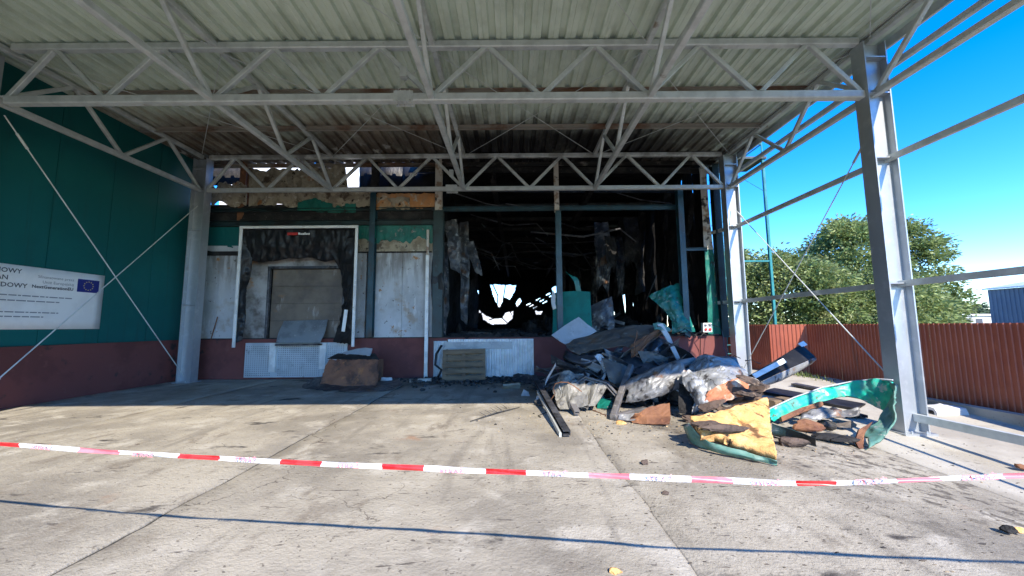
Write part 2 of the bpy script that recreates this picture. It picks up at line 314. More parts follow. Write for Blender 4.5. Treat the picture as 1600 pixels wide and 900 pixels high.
defmat('foam_char', ((.115, .085, .07),), ((.06, .048, .043), dict(s=5)), ((.20, .145, .105), dict(s=8, lo=.58, hi=.7, o=3)), ((.25, .13, .05), dict(s=3, lo=.66, hi=.74, o=8)), rough=.95, bump=((25, .015, .8, None),), spec=.15)
defmat('foam_burnt', ((.36, .315, .235),), ((.24, .20, .145), dict(s=3, lo=.45, hi=.6)), ((.48, .44, .36), dict(s=6, lo=.55, hi=.68, o=3)), ((.10, .075, .055), dict(s=2.4, lo=.56, hi=.66, o=8)), ((.30, .13, .05), dict(s=2.0, lo=.61, hi=.7, o=19)), ((.02, .018, .017), dict(s=4, lo=.62, hi=.68, o=25)), rough=.95, bump=((9, .04, .8, None),), spec=.15)
defmat('wall_skin', ((.47, .485, .50),), ((.36, .365, .365), dict(s=1.2, lo=.40, hi=.65)), ((.56, .57, .58), dict(s=5, lo=.56, hi=.7, o=3, st=(2, 1, .3))), ((.30, .23, .16), dict(s=1.7, lo=.54, hi=.72, o=7, k=.8)), ((.16, .14, .125), dict(s=2.4, lo=.40, hi=.62, o=5, st=(2.2, 1, .35), pos=(('Z', 2.3, 3.9),), ea=.8, k=.85)), ((.34, .17, .07), dict(s=4, lo=.63, hi=.70, o=15)), ((.09, .08, .075), dict(s=9, lo=.64, hi=.72, o=25)), rough=.55, bump=((7, .006, .5, None),), coords='pos')
defmat('foam_orange', ((.40, .26, .15),), ((.50, .24, .10), dict(s=2, lo=.45, hi=.6)), ((.46, .42, .34), dict(s=4, lo=.55, hi=.66, o=3)), ((.04, .03, .025), dict(s=4, lo=.62, hi=.68, o=9)), rough=.95, bump=((9, .04, .8, None),), spec=.15)
defmat('white_panel', ((.47, .485, .50),), ((.38, .385, .385), dict(s=1.4, lo=.42, hi=.65)), ((.55, .56, .57), dict(s=5, lo=.56, hi=.7, o=3, st=(2, 1, .4))), ((.28, .22, .16), dict(s=2.2, lo=.60, hi=.75, o=7)), ((.14, .12, .11), dict(s=8, lo=.65, hi=.74, o=5)), rough=.55, bump=((9, .003, .4, None),))
defmat('white_clean', ((.74, .74, .72),), ((.60, .60, .58), dict(s=3)), ((.3, .27, .24), dict(s=9, lo=.66, hi=.74)), rough=.5)
defmat('sign_white', ((.80, .80, .79),), ((.74, .74, .73), dict(s=2)), rough=.45)
defmat('ink', ((.07, .075, .09),), rough=.6)
defmat('ink_soft', ((.22, .23, .26),), rough=.6)
defmat('flag_blue', ((.012, .022, .19),), rough=.5)
defmat('flag_star', ((.65, .55, .15),), rough=.5)
defmat('door', ((.17, .14, .11),), ((.10, .082, .065), dict(s=1.6, lo=.38, hi=.7)), ((.34, .315, .28), dict(s=2.3, lo=.56, hi=.7, o=3, st=(1.6, 1, .5))), ((.30, .15, .06), dict(s=1.8, lo=.62, hi=.74, o=8)), ((.10, .085, .075), dict(s=1.3, lo=.48, hi=.85, o=15)), rough=.55, bump=((26, .003, .5, None),))  # pale streak layer paints in the door's vertical highlights
defmat('door_wall', ((.36, .355, .345),), ((.20, .18, .16), dict(s=1.3, lo=.42, hi=.66)), ((.10, .085, .075), dict(s=1.6, lo=.5, hi=.7, o=11)), ((.40, .20, .085), dict(s=2.2, lo=.60, hi=.72, o=6)), rough=.6)
defmat('tread', ((.27, .30, .32),), ((.20, .22, .24), dict(s=3)), ((.38, .40, .41), dict(s=12, lo=.58, hi=.7)), rough=.45, metal=.4, bump=((40, .004, .5, None),))
defmat('mesh_panel', ((.50, .55, .58),), ((.40, .45, .48), dict(s=2)), ((.16, .17, .18), dict(s=5, lo=.64, hi=.74)), rough=.5, metal=.2)
defmat('pvc_black', ((.010, .010, .011),), ((.016, .016, .018), dict(s=2)), rough=.38, spec=.28, bump=((5, .03, .5, (1, 1, .3)), (16, .008, .4, (1, 1, .5))))
defmat('teal_steel', ((.012, .055, .078),), ((.010, .035, .05), dict(s=2)), ((.025, .022, .02), dict(s=1.4, lo=.58, hi=.7, o=5, st=(1, 1, .5))), ((.08, .10, .11), dict(s=12, lo=.64, hi=.72)), rough=.4)
defmat('teal_dark', ((.012, .032, .036),), ((.010, .012, .013), dict(s=2)), ((.03, .05, .05), dict(s=8, lo=.6, hi=.7)), rough=.5)
defmat('teal_rail', ((.02, .19, .20),), ((.015, .14, .15), dict(s=3)), rough=.4)
defmat('peeled', ((.50, .46, .40),), ((.28, .19, .13), dict(s=4, lo=.5, hi=.62)), ((.03, .025, .022), dict(s=3, lo=.55, hi=.64, o=5)), rough=.8)
defmat('wood', ((.20, .14, .085),), ((.11, .078, .05), dict(s=3, st=(.3, 1, 3))), ((.10, .075, .05), dict(s=5, lo=.6, hi=.7, o=4)), rough=.85, bump=((25, .004, .5, (.3, 1, 3)),))
defmat('cardboard', ((.20, .085, .045),), ((.08, .04, .028), dict(s=2.5, lo=.42, hi=.6)), ((.30, .12, .045), dict(s=4, lo=.56, hi=.68, o=3)), ((.06, .04, .03), dict(s=3, lo=.62, hi=.72, o=9)), rough=.85, bump=((20, .005, .5, None),))
defmat('tape_white', ((.82, .82, .82),), ((.74, .76, .78), dict(s=6)), rough=.3, transl=.25)
defmat('tape_red', ((.62, .018, .022),), ((.70, .05, .05), dict(s=5)), rough=.3, transl=.25)
defmat('tape_ink', ((.72, .22, .24),), rough=.5)
defmat('tape_pink', ((.80, .26, .30),), ((.74, .18, .22), dict(s=5)), rough=.3, transl=.25)
defmat('bark', ((.10, .075, .05),), ((.06, .045, .03), dict(s=6, st=(1, 1, .2))), rough=.95, bump=((12, .03, .7, (1, 1, .2)),))
defmat('leaf', ((.25, .31, .11),), ((.15, .21, .065), dict(s=.55)), ((.32, .34, .14), dict(s=1.3, lo=.52, hi=.66, o=5)), rough=.5, island=.8, transl=.35)
defmat('leaf_far', ((.055, .09, .035),), ((.035, .06, .025), dict(s=.2)), rough=.7, island=.7)
defmat('shed_blue', ((.105, .135, .185),), ((.085, .11, .155), dict(s=.3)), rough=.5, coords='pos')
defmat('far_white', ((.50, .50, .48),), ((.36, .36, .35), dict(s=.35)), rough=.8)
defmat('red_plastic', ((.45, .03, .025),), rough=.4)
defmat('crumb', ((.40, .30, .18),), ((.22, .16, .10), dict(s=9)), rough=.95, island=.8)
defmat('rubble', ((.05, .048, .046),), ((.02, .02, .02), dict(s=9)), ((.20, .185, .16), dict(s=6, lo=.60, hi=.68, o=4)), rough=.9, island=1.3)
defmat('chip', ((.07, .055, .042),), ((.03, .026, .024), dict(s=6)), ((.20, .16, .11), dict(s=2.5, lo=.58, hi=.66, o=3)), rough=.95, island=1.2)

# ------------------------------------------------------------------ ground
YF, YB, YT = 11.4, 10.8, 6.35          # facade, rear truss, front truss
CXL, CXR, ZB, ZTOP = -9.15, 6.45, 5.55, 6.56
mb = MB()
n = 40
for i in range(n + 1):
    for j in range(n + 1):
        x = -700 + 1400 * i / n; y = -700 + 1400 * j / n; mb.v.append((x, y, -0.75))
for i in range(n):
    for j in range(n):
        a = i * (n + 1) + j; mb.f.append((a, a + n + 1, a + n + 2, a + 1)); mb.m.append(0)
o = mb.thing('ground', 'grass_soil', None, None); o['kind'] = 'structure'
o['label'] = 'rough grassy ground beyond the yard'
mb = MB()
mb.box((-9.9, -8, -0.74), (9.6, 16, -0.70))
pave = mb.thing('pavement', 'joint', 'concrete yard of wide slabs in front of the burnt loading dock', None); pave['kind'] = 'structure'
joints = [-9.75, -6.80, -2.85, 1.10, 5.05, 8.95]
def jx(k, y):
    if k in (0, len(joints) - 1): return joints[k]
    return joints[k] + 0.012 * math.sin(y * 1.7 + k) + 0.028 * fn((k * 7.1, y, 0), 1.6) + 0.016 * fn((k * 3, y, 0), 7)
for k in range(5):
    mb = MB(); ny, nx = 150, 14; y0, y1 = -7.0, 15.5 if k == 4 else 11.41
    for j in range(ny + 1):
        y = y0 + (y1 - y0) * j / ny
        a, b = jx(k, y), jx(k + 1, y); gl = (.0025 if k == 3 else .011 if k == 2 else .006) + (.003 if k == 3 else .010) * abs(fn((k, y, 3), 2.2)); gr_ = (.0025 if k == 2 else .011 if k == 1 else .006) + (.003 if k == 2 else .010) * abs(fn((k + 1, y, 3), 2.2))
        ch = 0.008 + 0.018 * abs(fn((k * 5, y, 1), 4))
        xs = [a + gl, a + gl + ch] + [a + gl + ch + (b - a - gl - gr_ - 2 * ch) * i / (nx - 2) for i in range(1, nx - 2)] + [b - gr_ - ch, b - gr_]
        for i, x in enumerate(xs):
            z = G(x, y) + 0.006 * fn((x, y, 0), 1.1) + 0.003 * fn((x, y, 5), 4)
            if i in (0, len(xs) - 1): z -= 0.008
            mb.v.append((x, y, z))
        if j == 0: w = len(xs)
    for j in range(ny):
        for i in range(w - 1):
            a = j * w + i; mb.f.append((a, a + 1, a + 1 + w, a + w)); mb.m.append(0)
    top = len(mb.v); rim = list(range(w)) + [j * w + w - 1 for j in range(1, ny + 1)] + [ny * w + i for i in range(w - 2, -1, -1)] + [j * w for j in range(ny - 1, 0, -1)]
    for q in rim: mb.v.append((mb.v[q][0], mb.v[q][1], mb.v[q][2] - 0.14))
    for i in range(len(rim)):
        i2 = (i + 1) % len(rim); mb.f.append((rim[i2], rim[i], top + i, top + i2)); mb.m.append(0)
    mb.part('slab', 'concrete_apron' if k == 4 else 'concrete', pave, smooth=True)

for k, mt, dep, hw in ((1, 'joint', .012, .03), (2, 'joint', .008, .045), (3, 'concrete', .004, .02), (4, 'joint', .015, .03)):
    mb = MB(); nn_ = 150
    for j in range(nn_ + 1):
        y = -7 + 18.4 * j / nn_; x = jx(k, y)
        for sx in (-hw, hw): mb.v.append((x + sx, y, G(x, y) - dep - .004))
    for j in range(nn_): mb.f.append((2 * j, 2 * j + 1, 2 * j + 3, 2 * j + 2)); mb.m.append(0)
    mb.part('joint_filler', mt, pave)
# ------------------------------------------------------------------ canopy
can = root('canopy', (-1.35, 6.5, 0), 'galvanised steel canopy with lattice trusses and a corrugated roof over the yard', 'canopy')
def column(x, y, z0):
    mb = MB()
    mb.ibeam((x, y, z0), (x, y, 6.5), 0.26, 0.40, 0.022, up=(1, 0, 0))
    c = mb.part('column', 'galv_col', can)
    mb = MB(); mb.box((x - .26, y - .19, z0 - .02), (x + .26, y + .19, z0 + .022))
    for sx in (-.2, .2):
        for sy in (-.155, .155): mb.tube([(x + sx * .6, y + sy, z0), (x + sx * .6, y + sy, z0 + .06)], .016, 6)
    mb.part('base_plate', 'galv_col', c)
    for zz in (2.17, 4.35, ZB - .02, 6.2):
        mb = MB(); mb.box((x - .178, y - .125, zz - .01), (x + .178, y - .012, zz + .01)); mb.part('stiffener', 'galv_col', c)
for x, y in ((CXL, YB), (CXR, YB), (-9.5, YT), (CXR, YT)): column(x, y, G(x, y))
def truss(p_of, s0, s1, bot, top, wb=.12, wt=.12, wd=.07, s_top0=None, s_top1=None, mat='galv'):
    tr = bpy.data.objects.new('truss', None); COL.objects.link(tr); tr.parent = can
    tr.matrix_parent_inverse = Matrix.Translation(-Vector(can.location))
    MB().bar(p_of(s0, ZB), p_of(s1, ZB), wb).part('bottom_chord', mat, tr)
    MB().bar(p_of(s0 if s_top0 is None else s_top0, ZTOP), p_of(s1 if s_top1 is None else s_top1, ZTOP), wt).part('top_chord', mat, tr)
    seq = sorted([(b, 0) for b in bot] + [(t, 1) for t in top])
    for (a, ka), (b, kb) in zip(seq, seq[1:]):
        if ka == kb: continue
        d = .045 if b > a else -.045
        pa = p_of(a + d, ZB + wb / 2 - .01 if ka == 0 else ZTOP - wt / 2 + .01); pb = p_of(b - d, ZB + wb / 2 - .01 if kb == 0 else ZTOP - wt / 2 + .01)
        MB().bar(pa, pb, wd).part('diagonal', mat, tr)
    for t in top:
        mb = MB(); c = Vector(p_of(t, ZTOP - wt / 2)); a = Vector(p_of(t - .1, ZTOP - wt / 2 - .012)); b = Vector(p_of(t + .1, ZTOP - wt / 2 - .012))
        mb.bar(a, b, .09, .014); mb.part('node_plate', mat, tr)
    for t in bot:
        a = Vector(p_of(t - .1, ZB + wb / 2 + .007)); b = Vector(p_of(t + .1, ZB + wb / 2 + .007)); MB().bar(a, b, .08, .014).part('node_plate', mat, tr)
    return tr
xb = [-9.0, -7.22, -5.28, -3.34, -1.40, .54, 2.46, 4.40, 6.28]; xt = [-8.21, -6.28, -4.28, -2.36, -.42, 1.52, 3.44, 5.36]
tf = truss(lambda s, z: (s, YT, z), CXL + .2, CXR - .2, xb, xt, .145, .13, .08)
tb = truss(lambda s, z: (s, YB, z), CXL + .2, CXR - .2, xb, xt, .12, .12, .08)
ybn = [1.95, 4.15, 6.30, 8.52, 10.74]; ytn = [3.05, 5.2, 7.45, 9.6]
for x in (CXL, -5.30, -1.40, 2.47, CXR):
    truss(lambda s, z, x=x: (x, s, z + (.0 if abs(x) > 6 else .0)), .9, 10.74 if abs(x) > 6 else 10.74, ybn, ytn, .11, .10, .075)
# splice plates bolted onto the chords
for tr, y, px, py in ((tf, YT, 632, 151), (tb, YB, 706, 299)):
    c = at(px, py, y); mb = MB(); mb.box((c.x - .17, y - .085, ZB - .10), (c.x + .17, y - .075, ZB + .10)); mb.box((c.x - .17, y + .075, ZB - .10), (c.x + .17, y + .085, ZB + .10))
    for sx in (-.12, -.04, .04, .12):
        for sz in (-.085, .085): mb.tube([(c.x + sx, y - .11, ZB + sz), (c.x + sx, y + .11, ZB + sz)], .012, 6)
    mb.part('splice_plate', 'galv', tr)
    c2 = Vector((c.x - .02, y, ZB + .48)); mb = MB(); mb.box((c2.x - .06, y - .06, c2.z - .09), (c2.x + .06, y + .06, c2.z + .09)); mb.part('splice_plate', 'galv', tr)
ZR = 6.65
for y in (2.0, 3.45, 4.9, 7.72, 9.2, 11.42):
    mb = MB(); mb.chan((CXL - .35, y, ZR - .075), (CXR + .15, y, ZR - .075), .06, .12, .006); mb.part('purlin', 'purlin', can)
# corrugated roof sheets
def sheet_mesh():
    mb = MB(); pitch = .31; prof = []
    for k in range(3):
        b = k * pitch
        prof += [(b, 0), (b + .07, 0), (b + .075, .008), (b + .085, .008), (b + .09, 0), (b + .175, 0), (b + .195, .07), (b + .288, .07)]
    prof.append((.93, 0)); prof.append((.945, .004))
    for y in (0.0, 10.7):
        for x, z in prof: mb.v.append((x, y, z))
    m = len(prof)
    for i in range(m - 1): mb.f.append((i, m + i, m + i + 1, i + 1)); mb.m.append(0)
    k = len(mb.v)
    mb.v += [(x, y, z + .004) for x, y, z in mb.v[:k]]
    for i in range(m - 1): mb.f.append((k + i, k + i + 1, k + m + i + 1, k + m + i)); mb.m.append(0)
    for e in (0, m):
        for i in range(m - 1): mb.f.append((e + i, e + i + 1, k + e + i + 1, k + e + i)); mb.m.append(0)
    return mb.mesh('roof_sheet', 'roof_sheet')
sm = sheet_mesh(); x = -9.86
while x < 6.4:
    shared('roof_sheet', sm, can, Matrix.Translation((x, .85, ZR))); x += .93
XRE = x
# front fascia (behind the camera's head), edge trims, gutter rail
mb = MB(); mb.box((-9.74, .80, 5.42), (XRE + .02, .85, 6.86)); mb.part('fascia', 'galv', can)
mb = MB(); mb.chan((XRE + .02, .85, ZR - .04), (XRE + .02, 12.1, ZR - .04), .05, .20, .005); mb.part('edge_trim', 'galv', can)
mb = MB(); mb.bar((CXR + .26, .85, 6.02), (CXR + .26, 11.6, 6.02), .08, .11); mb.part('edge_rail', 'galv', can)
mb = MB(); mb.ibeam((CXR, .85, ZR - .045), (CXR, 12.0, ZR - .045), .12, .085, .01); mb.part('edge_beam', 'galv', can)
for z, h in ((4.35, .10), (2.17, .10)):
    MB().chan((CXR + .10, .5, z), (CXR + .10, YB - .05, z), .06, h, .008).part('side_rail', 'galv', can)
    MB().chan((CXR + .05, YB + .05, z), (CXR - .25, YF + .2, z), .05, h, .008).part('side_rail', 'galv', can)
MB().chan((CXR + .10, .5, .05), (CXR + .10, YT - .02, -.02), .07, .12, .008).part('side_rail', 'galv', can)
# brace rods
def rod(a, b, r=.011, mat='galv', buckle=True):
    mb = MB(); mb.tube([a, b], r, 6)
    if buckle:
        a, b = Vector(a), Vector(b); d = (b - a).normalized(); c = a + d * .45; mb.tube([c - d * .14, c + d * .14], r * 2.0, 8)
    mb.part('brace_rod', mat, can)
xl = CXL + .02
rod((xl, YT + .1, 5.35), (xl, YB - .12, .18)); rod((xl, YT + .1, .2), (xl, YB - .12, 5.05))
rod((CXR, YT + .1, 4.95), (CXR, YB - .1, .3)); rod((CXR, YB - .1, 4.9), (CXR, YT + .15, .5))
for xa, xc in ((-1.4, 2.47), (2.47, CXR), (-5.3, -1.4), (CXL, -5.3)):
    rod((xa, 6.45, 6.52), (xc, 10.7, 6.52), .008, buckle=False); rod((xc, 6.45, 6.50), (xa, 10.7, 6.50), .008, buckle=False)
    rod((xa, 2.0, 6.52), (xc, 6.3, 6.52), .008, buckle=False)
for x in (-5.3, -1.4, 2.47): rod((x, 7.72, 6.5), (x - .02, 8.5, 5.6), .006, buckle=False)

# ------------------------------------------------------------------ green side building
gb = root('green_building', (-12, 6, 0), 'dark green clad building with a maroon plinth along the side of the yard', 'building')
XW = -9.75
mb = MB(); mb.box((-14, -6, 0 - .3), (XW + .04, 11.3, 1.16)); mb.part('plinth', 'maroon', gb)
mb = MB(); mb.box((-14, -6, 1.165), (XW - .06, 11.3, 7.2)); mb.part('core_wall', 'wall_green', gb)
y = -6.0
while y < 11.2:
    y2 = min(y + 1.15, 11.3); mb = MB(); mb.prof((XW - .03, y + .006, 4.18), (XW - .03, y2 - .006, 4.18), [(-.03, -3.0), (.03, -3.0), (.03, 3.0), (-.03, 3.0)]); mb.part('wall_panel', 'wall_green', gb); y = y2
mb = MB(); mb.box((XW - .03, -6, 1.12), (XW + .055, 11.3, 1.172)); mb.part('drip_flashing', 'maroon', gb)

# information banner on that wall
def wl(px, py, dx=0.0):
    d = ray(px, py); X = XW + .006 + dx; t = X / d.x; return Vector((X, d.y * t, HC + d.z * t))
pTR, pBR = wl(163, 431), wl(155, 514)
y1 = (pTR.y + pBR.y) / 2; zt, zb_ = pTR.z, pBR.z; y0 = y1 - 4.4
ban = root('information_banner', (XW + .01, (y0 + y1) / 2, zb_), 'white printed information banner with a blue starred flag on the green wall', 'banner')
mb = MB(); mb.patch([[(XW + .012, y0 + (y1 - y0) * i / 8, zz) for i in range(9)] for zz in (zt, (zt + zb_) / 2, zb_)], 3, .006, 1.2, .004); mb.part('sheet', 'sign_white', ban, smooth=True)
def bm(y, z, sz=1): return Matrix.Translation((XW + .022, y, z)) @ Matrix(((0, 0, 1, 0), (1, 0, 0, 0), (0, 1, 0, 0), (0, 0, 0, 1)))
Hh = zt - zb_
fy1 = y1 - .11; fy0 = fy1 - .44; fz1 = zt - .11 * Hh; fz0 = fz1 - .29
mb = MB(); mb.box((XW + .0195, fy0, fz0), (XW + .0225, fy1, fz1)); fl = mb.part('flag', 'flag_blue', ban)
mb = MB()
for k in range(12):
    a = 2 * math.pi * k / 12; cy, cz = (fy0 + fy1) / 2 + .095 * math.cos(a), (fz0 + fz1) / 2 + .095 * math.sin(a)
    pts = [(XW + .0255, cy + (.019 if q % 2 == 0 else .008) * math.sin(q * math.pi / 5), cz + (.019 if q % 2 == 0 else .008) * math.cos(q * math.pi / 5)) for q in range(10)]
    mb.add(pts, [tuple(range(10))])
mb.part('stars', 'flag_star', fl)
for i, t in enumerate(('Sfinansowane przez', 'Unię Europejską', 'NextGenerationEU')):
    text_mesh(t, .082 if i < 2 else .092, bm(fy0 - .07, fz1 - .07 - .105 * i), 'ink_soft' if i < 2 else 'ink', ban, align='RIGHT', bold=0 if i < 2 else .002)
for i, t in enumerate(('KRAJOWY', 'PLAN', 'ODBUDOWY')):
    text_mesh(t, .125, bm(wl((33, 12, 42)[i], 424 + 9 * i).y, zt - .16 - .14 * i), 'ink', ban, align='RIGHT', bold=.002)
r2 = random.Random(3)
for i, (zf, ye) in enumerate(((.47, .62), (.55, .85), (.73, .85), (.80, 1.1))):
    mb = MB(); y = y0 + .3
    while y < y1 - ye:
        w = r2.uniform(.04, .16); mb.box((XW + .0195, y, zt - zf * Hh - .011), (XW + .0215, min(y + w, y1 - ye), zt - zf * Hh + .011)); y += w + .02
    mb.part('small_print', 'ink_soft', ban)

# ------------------------------------------------------------------ burnt hall
hall = root('burnt_hall', (-1.5, 20, 0), 'fire gutted warehouse with a loading dock, its facade burnt open', 'building')
HXL, HXR, HY1, ZF = -9.7, 6.42, 34.0, 1.19
mb = MB(); mb.box((HXL, YF, -.2), (HXR, YF + .4, 1.17)); mb.part('plinth', 'maroon', hall)
mb = MB(); mb.box((HXL, YF + .02, 1.172), (HXR, HY1, ZF + .01)); mb.part('dock_floor', 'char', hall)
mb = MB(); mb.box((HXL, YF + .402, -.2), (HXR, HY1, 1.17)); mb.part('foundation', 'maroon', hall)
# lower white panels with joints (backing a little behind)
def fz(px, py, Y=YF): return at(px, py, Y)
zlo, zmid, zband0, zband1 = 1.20, 3.78, 4.45, 5.18
def panel(x0, x1, z0, z1, y, mat, th=.10, seed=0):
    mb = MB(); mb.patch([[(x0, y, z1), (x1, y, z1)], [(x0, y, z0), (x1, y, z0)]], 8, .012, 1.3, -th, seed=seed, curve=False); return mb
for i, (a, b) in enumerate(((-9.62, -8.95), (-8.94, -8.2), (-4.75, -4.45), (-4.22, -3.35), (-3.34, -2.42))):
    panel(a, b, zlo, 3.8, YF + .03, 'wall_skin', .1, i).part('wall_panel', 'wall_skin', hall)
mb = MB(); mb.box((HXL, YF + .30, 1.2), (-2.3, YF + .34, 5.2)); mb.part('inner_liner', 'char', hall)
# jagged painted remnants
def jag(px0, px1, pyt, pyb, amp, y, mat, seed, n=40, top_jag=0, name='skin_remnant', th=.012, bub=.02):
    r = random.Random(seed); rows = [[], [], []]
    for i in range(n + 1):
        px = px0 + (px1 - px0) * i / n
        b = pyb(px) if callable(pyb) else pyb; t = pyt(px) if callable(pyt) else pyt
        b += amp * (fn((px * .045, seed, 0)) * 1.3 + fn((px * .16, seed, 2)) * .7); t += top_jag * (fn((px * .05, seed, 7)) * 1.3 + fn((px * .2, seed, 2)) * .6)
        T, B = at(px, t, y), at(px, max(b, t + 1), y); rows[0].append(T); rows[1].append((T + B) / 2); rows[2].append(B)
    mb = MB(); mb.patch(rows, 2, bub, 2.5, -th, seed=seed, curve=False); return mb.part(name, mat, hall)
jag(318, 374, 355, 386, 2, YF - .02, 'wall_green', 11, name='painted_skin')
jag(588, 676, 352, 376, 9, YF - .02, 'green_paint', 12, name='painted_skin')
jag(560, 588, 352, 378, 9, YF - .015, 'green_paint', 13, name='painted_skin')
jag(588, 676, 353, 394, 2, YF + .0, 'foam_burnt', 14, name='burnt_foam')
jag(560, 588, 353, 394, 2, YF + .0, 'foam_burnt', 15, name='burnt_foam')
jag(318, 374, 384, 393, 2, YF - .03, 'white_panel', 16, name='flashing')
MB().box((-9.62, YF - .05, 3.72), (-8.25, YF + .02, 3.84)).part('flashing', 'char', hall)
MB().box((-4.75, YF - .01, 3.77), (-2.45, YF + .02, 3.81)).part('flashing', 'char', hall)
# black band with beam
panel(-9.66, -2.2, zband0 - .02, 5.32, YF - .0, 'char', .1, 5).part('burnt_band', 'char', hall)
MB().chan((-9.6, YF - .07, 4.70), (-2.3, YF - .07, 4.70), .08, .16, .01).part('facade_beam', 'teal_dark', hall)
MB().chan((-9.6, YF - .05, 5.12), (-2.3, YF - .05, 5.12), .08, .10, .01).part('facade_beam', 'teal_dark', hall)
# upper burnt foam panels
jag(330, 385, 288, 320, 7, YF - .03, 'foam_burnt', 21, top_jag=14, name='burnt_foam', bub=.06)
jag(388, 566, lambda p: 258 + (6 if p < 470 else 2) + (34 if p > 540 else 0), 321, 7, YF - .04, 'foam_burnt', 22, top_jag=9, name='burnt_foam', bub=.07)
jag(520, 586, 296, 322, 6, YF - .05, 'foam_burnt', 23, top_jag=3, name='burnt_foam', bub=.05)
jag(588, 684, 302, 324, 6, YF - .05, 'foam_orange', 24, top_jag=3, name='burnt_foam', bub=.05)
jag(588, 640, 308, 326, 5, YF - .06, 'foam_burnt', 29, top_jag=3, name='burnt_foam', bub=.05)
jag(465, 512, lambda p: 309 + abs(p - 490) * .3, 330, 2, YF - .055, 'green_paint', 25, top_jag=5, name='painted_skin')
jag(512, 556, 318, 332, 2, YF - .05, 'green_paint', 26, top_jag=4, name='painted_skin')
# dark cloth-like burnt panels behind the upper strip
for a, b, sd in ((562, 595, 1), (589, 637, 2), (629, 686, 3)):
    rows = [[at(a, 236, YF + .5), at((a + b) / 2, 240, YF + .6), at(b, 235, YF + .5)], [at(a, 280, YF + .5), at((a + b) / 2, 280, YF + .42), at(b, 280, YF + .5)], [at(a, 318, YF + .45), at((a + b) / 2, 318, YF + .45), at(b, 318, YF + .45)]]
    MB().patch(rows, 6, .07, 1.8, .02, seed=sd).part('hanging_sheet', 'pvc_black', hall, smooth=True)
MB().patch([[at(330, 246, YF + .5), at(385, 246, YF + .5)], [at(330, 290, YF + .5), at(385, 287, YF + .5)]], 6, .06, 2, .02, seed=8).part('hanging_sheet', 'char', hall)
MB().patch([[at(505, 248, YF + .3), at(528, 250, YF + .3)], [at(506, 300, YF + .3), at(533, 300, YF + .3)]], 6, .06, 2, .02, seed=9).part('hanging_sheet', 'char', hall)
# added white panels, sunlit, that whiten the sky in the burnt gaps
for a, b, y in ((345, 372, 14.0), (395, 470, 14.2), (524, 580, 13.8)):
    p, q = at(a, 300, y), at(b, 300, y); p.z = q.z = 4.6
    MB().patch([[(p.x, y, 8.6), (q.x, y + .1, 8.6)], [(p.x, y, 4.6), (q.x, y, 4.6)]], 6, .05, 1, .06, seed=a).part('gap_whitener', 'white_clean', hall)
# facade columns
def post(px0, py0, px1, py1, w, d, y, mat, name='facade_column'):
    a, b = at(px0, py0, y), at(px1, py1, y); b.x = a.x = (a.x + b.x) / 2
    return MB().ibeam(b, a, w, d, .014, up=(0, 1, 0)).part(name, mat, hall)
post(382, 240, 382, 352, .20, .2, YF + .1, 'rust')
post(583, 300, 580, 527, .17, .2, YF - .10, 'teal_steel')
post(587, 240, 587, 305, .2, .2, YF + .05, 'char')
post(686, 330, 684, 527, .30, .24, YF - .06, 'teal_dark')
post(686, 250, 686, 330, .20, .2, YF - .02, 'peeled')
post(870, 330, 877, 527, .17, .2, YF + .05, 'teal_steel')
post(869, 240, 869, 331, .14, .16, YF + .05, 'peeled')
post(1060, 296, 1073, 527, .17, .2, YF - .02, 'teal_steel')
post(1113, 258, 1133, 527, .20, .22, YF + .0, 'teal_dark')
MB().chan(at(692, 327, YF + .15), at(1056, 324, YF + .15), .08, .15, .012).part('facade_beam', 'teal_steel', hall)
MB().chan(at(1066, 390, YF), at(1106, 389, YF), .06, .09, .01).part('facade_beam', 'teal_steel', hall)
a, b = at(669, 355, YF - .1), at(672, 590, YF - .1)
MB().box((a.x - .05, YF - .14, .02), (a.x + .05, YF - .08, 3.66)).part('door_post', 'white_clean', hall)
MB().box((a.x - .035, YF - .135, 3.665), (a.x + .035, YF - .085, 4.45)).part('door_post', 'peeled', hall)
# black torn rubber strip beside the post
MB().patch([[at(676, 400, YF - .12), at(684, 400, YF - .12)], [at(674, 440, YF - .16), at(694, 445, YF - .2)], [at(676, 500, YF - .12), at(684, 500, YF - .12)]], 8, .05, 4, .01).part('rubber_strip', 'pvc_black', hall, smooth=True)
# peeled white/green sandwich strip by the right end of the opening
MB().patch([[at(1092, 262, YF + .05), at(1103, 262, YF + .05)], [at(1097, 330, YF + .1), at(1108, 330, YF + .0)], [at(1100, 390, YF + .05), at(1114, 390, YF + .05)]], 8, .05, 3, .03, seed=3).part('torn_skin', 'peeled', hall)
MB().patch([[at(1100, 390, YF + .05), at(1114, 390, YF + .05)], [at(1104, 455, YF + .03), at(1118, 455, YF + .05)], [at(1106, 522, YF + .05), at(1126, 522, YF + .05)]], 8, .04, 3, .03, seed=4).part('torn_skin', 'green_paint', hall)
c = at(1104, 512, YF - .18)
mb = MB(); mb.box((c.x - .13, c.y - .06, c.z - .13), (c.x + .13, c.y + .06, c.z + .14)); sb = mb.part('socket_box', 'white_clean', hall)
for sx in (-.06, .06):
    mb = MB(); mb.tube([(c.x + sx, c.y - .09, c.z - .05), (c.x + sx, c.y - .05, c.z - .05)], .042, 10); mb.part('socket', 'red_plastic', sb)
    mb = MB(); mb.box((c.x + sx - .035, c.y - .075, c.z + .035), (c.x + sx + .035, c.y - .06, c.z + .10)); mb.part('socket', 'ink', sb)
mb = MB(); q = at(1098, 520, YF - .2); mb.tube([c - Vector((.05, 0, .13)), q + Vector((-.1, -.05, -.1)), at(1094, 545, YF - .06), at(1096, 560, YF - .05)], .012, 6); mb.part('cable', 'pvc_black', hall)
